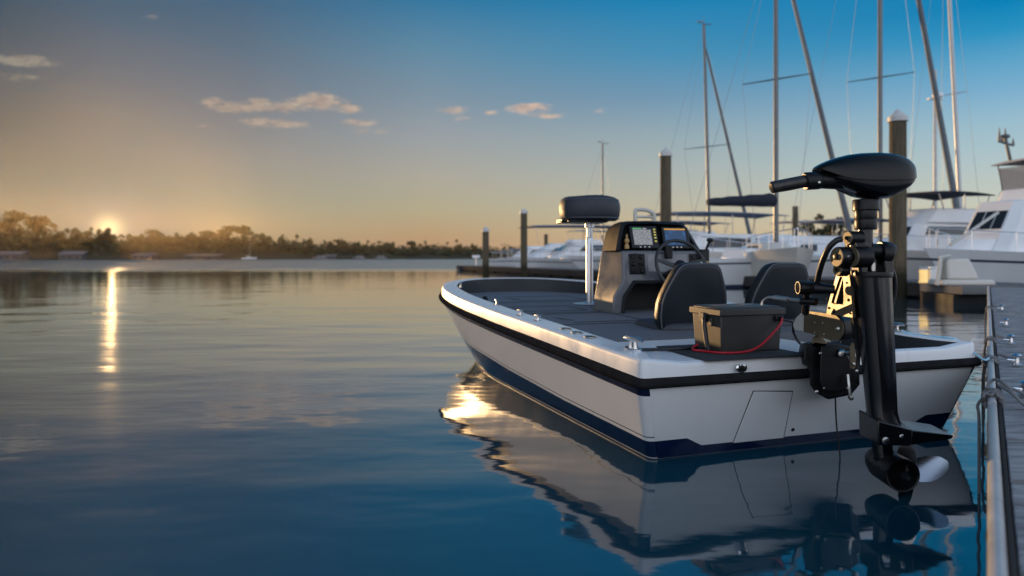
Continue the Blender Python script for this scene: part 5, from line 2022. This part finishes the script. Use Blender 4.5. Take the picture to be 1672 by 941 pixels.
def tree_proto(name, h, cr, seed, style):
    r = random.Random(seed)
    root = thing(name, 'tree', 'tree', (0, 0, 0))
    mb = MB()
    mb.tube([(0, 0, -1), (.1, 0, h * .45), (r.uniform(-.4, .4), 0, h * .8)], [h * .022, h * .016, h * .008], n=7)
    cl = []
    if style == 'umbrella':
        for k in range(7):
            a = k * 2.4
            cl.append((math.cos(a) * cr * r.uniform(.25, .75), math.sin(a) * cr * .6, h * r.uniform(.70, .95), cr * r.uniform(.34, .5), cr * r.uniform(.2, .3)))
        cl.append((0, 0, h * .93, cr * .5, cr * .25))
        cl.append((cr * .2, 0, h * .8, cr * .55, cr * .3))
        for k in range(2):
            cl.append((r.uniform(-1, 1) * cr * .6, 0, h * r.uniform(.55, .68), cr * .3, cr * .14))
    else:
        for k in range(8):
            a = k * 2.4
            cl.append((math.cos(a) * cr * r.uniform(.1, .7), math.sin(a) * cr * .5, h * r.uniform(.45, .9), cr * r.uniform(.3, .5), cr * r.uniform(.25, .4)))
    for x, y, z, a, b_ in cl:
        mb.tube([(0, 0, h * .5), (x * .6, y * .6, z - b_ * .8), (x, y, z - b_ * .2)], [h * .010, h * .007, h * .003], n=5)
    mb.build('trunk', M['bark'], root)
    mb = MB()
    for x, y, z, a, b_ in cl:
        leaf_quads(mb, (x, y, z), a, a, b_, 75, .5, r)
    mb.build('crown', M['leaf'], root, flat=True)
    return root


pro = [tree_proto('pine_tree', 20, 6.5, 5, 'umbrella'), tree_proto('pine_tree', 20, 5.5, 6, 'umbrella'), tree_proto('gum_tree', 20, 5.5, 7, 'round'), tree_proto('gum_tree', 20, 4.5, 8, 'round')]
spots = [(18, 347, 0), (62, 353, 1), (95, 365, 3), (128, 369, 2), (150, 377, 3), (165, 374, 3), (173, 371, 2), (180, 372, 3), (210, 382, 3), (228, 379, 2), (252, 376, 0), (290, 380, 3), (315, 376, 2), (338, 377, 1), (370, 370, 0), (398, 369, 1), (430, 378, 2), (462, 384, 2), (484, 383, 3), (506, 386, 2),  # trees right before the sun are added to block its glint on the water
         (541, 392, 2), (556, 392, 0), (584, 392, 2), (598, 392, 3), (622, 393, 3), (641, 393, 2), (672, 394, 1), (697, 393, 3), (728, 395, 3), (748, 391, 3), (772, 396, 2), (-40, 352, 1), (-90, 350, 0), (-20, 366, 2), (40, 370, 3)]
words_ = ['spreading flat topped pine', 'ragged flat topped pine', 'rounded gum tree', 'slender gum tree']
first = [True] * 4
where = ['above the left shore, left of the sun', 'on the shore beside the setting sun', 'on the shore right of the setting sun', 'on the low far shore in the middle of the horizon']
for px, py, k in spots:
    d, h = shore_at(px)
    d += 16
    t = P(px, py, d)
    o = pro[k] if first[k] else copy_tree(pro[k])
    first[k] = False
    o.location = (t.x, t.y, 0)
    s = t.z / 19.6
    o.scale = (s, s, s)
    o.rotation_euler = (0, 0, rs.uniform(0, 6.28))
    wz = 0 if px < 110 else 1 if px < 235 else 2 if px < 480 else 3
    o['label'] = words_[k] + ' silhouetted ' + where[wz]
    o['group'] = words_[k] + 's ' + where[wz]
for px, py, k, lb in ((1322, 356, 2, 'leftmost'), (1346, 350, 3, 'middle'), (1372, 350, 2, 'rightmost')):
    t = P(px, py, 190)
    o = copy_tree(pro[k])
    o.location = (t.x, t.y, 0)
    s = t.z / 19.4
    o.scale = (s * 1.1, s * 1.1, s)
    o.rotation_euler = (0, 0, rs.uniform(0, 6))
    o['label'] = lb + ' of the three bushy trees behind the yachts, left of the motor neck'
    o['group'] = 'trees behind the marina'

# pale houses and moored boats along the shore
def far_house(px, wpx, lab, hpx=10):
    d, h = shore_at(px)
    d -= 1
    c = P(px, HZ, d)
    wd, hh = wpx / F * d, hpx / F * d
    root = thing('boat_house', lab, 'house', (c.x, c.y, 0), rs.uniform(-.3, .3), None)
    mb = MB(); mb.box((0, 0, hh * .5), (wd, wd * .6, hh)); mb.build('wall', M['house'], root)
    mb = MB(); mb.prism([(-wd * .55, -wd * .36, hh * 1.001), (-wd * .55, wd * .36, hh * 1.001), (-wd * .40, 0, hh * 1.6)], (wd * 1.1, 0, 0)); mb.build('roof', M['roofm'], root)
    for k in (-.3, 0, .3):
        mb = MB()
        mb.box((k * wd, -wd * .301, hh * .5), (wd * .12, .1, hh * .35))
        mb.build('window', M['glass'], root)
    return root


far_house(118, 34, 'wide pale boat house on the shore left of the setting sun', 9)
far_house(20, 40, 'boat house at the far left edge of the shore', 9)
far_house(236, 32, 'pale boat house on the shore just right of the setting sun', 7)
far_house(332, 50, 'long low boat house on the shore below the tallest right hand pines', 6)
far_house(538, 18, 'small pale boat house under the middle of the wooded shore', 5)
for px, lab in ((510, 'white motor boat moored under the wooded shore, left one of the pair'), (575, 'white motor boat moored under the wooded shore at its lowest middle part'), (610, 'tiny white motor boat on the shore right of the boat house')):
    d, h = shore_at(px)
    yacht(lab, px, d - 14, 9, 3.4, 1.6, 1.2, math.atan2(0.99, -0.1), [((1.5, 6.5, 1.4, .8, 1.2), (2.0, 5.5, 1.2, .6, 2.6))], [(0, 'p', .1, .85, 1.7, 2.2)], None, False, 'farw')
d, h = shore_at(408)
sailboat('tiny white sailboat moored against the dark wooded shore', 408, d - 12, 9.5, .12, 0, (2.5, 2.2), 'canvasg', None, (), 9, mt='mastw', wires=False, top=False)

# ------------------------------------------------------------------ air
hz_ = MB()
ang_ = math.radians(47.7)
hx_, hy_ = Vector((math.cos(ang_), math.sin(ang_), 0)), Vector((-math.sin(ang_), math.cos(ang_), 0))
fc = Vector((-24, 590, 0)) + hy_ * 85
hz_.box(fc - hy_ * 600 + Vector((0, 0, 13)), (2800, 1200, 28), rot=Matrix.Rotation(ang_, 3, 'Z'))
hm = bpy.data.materials.new('evening_haze')
N, L = nodes_of(hm)
N.remove(N['Principled BSDF'])
pv = N.new('ShaderNodeVolumePrincipled')
pv.inputs['Color'].default_value = (0.95, 0.74, 0.44, 1)
pv.inputs['Density'].default_value = 0.000062
pv.inputs['Anisotropy'].default_value = 0.86
L.new(pv.outputs['Volume'], N['Material Output'].inputs['Volume'])
HAZE = True
if HAZE:
    hz = hz_.build('haze', hm)
    tag(hz, 'thin warm evening haze over the water', 'haze')
    hz['kind'] = 'stuff'
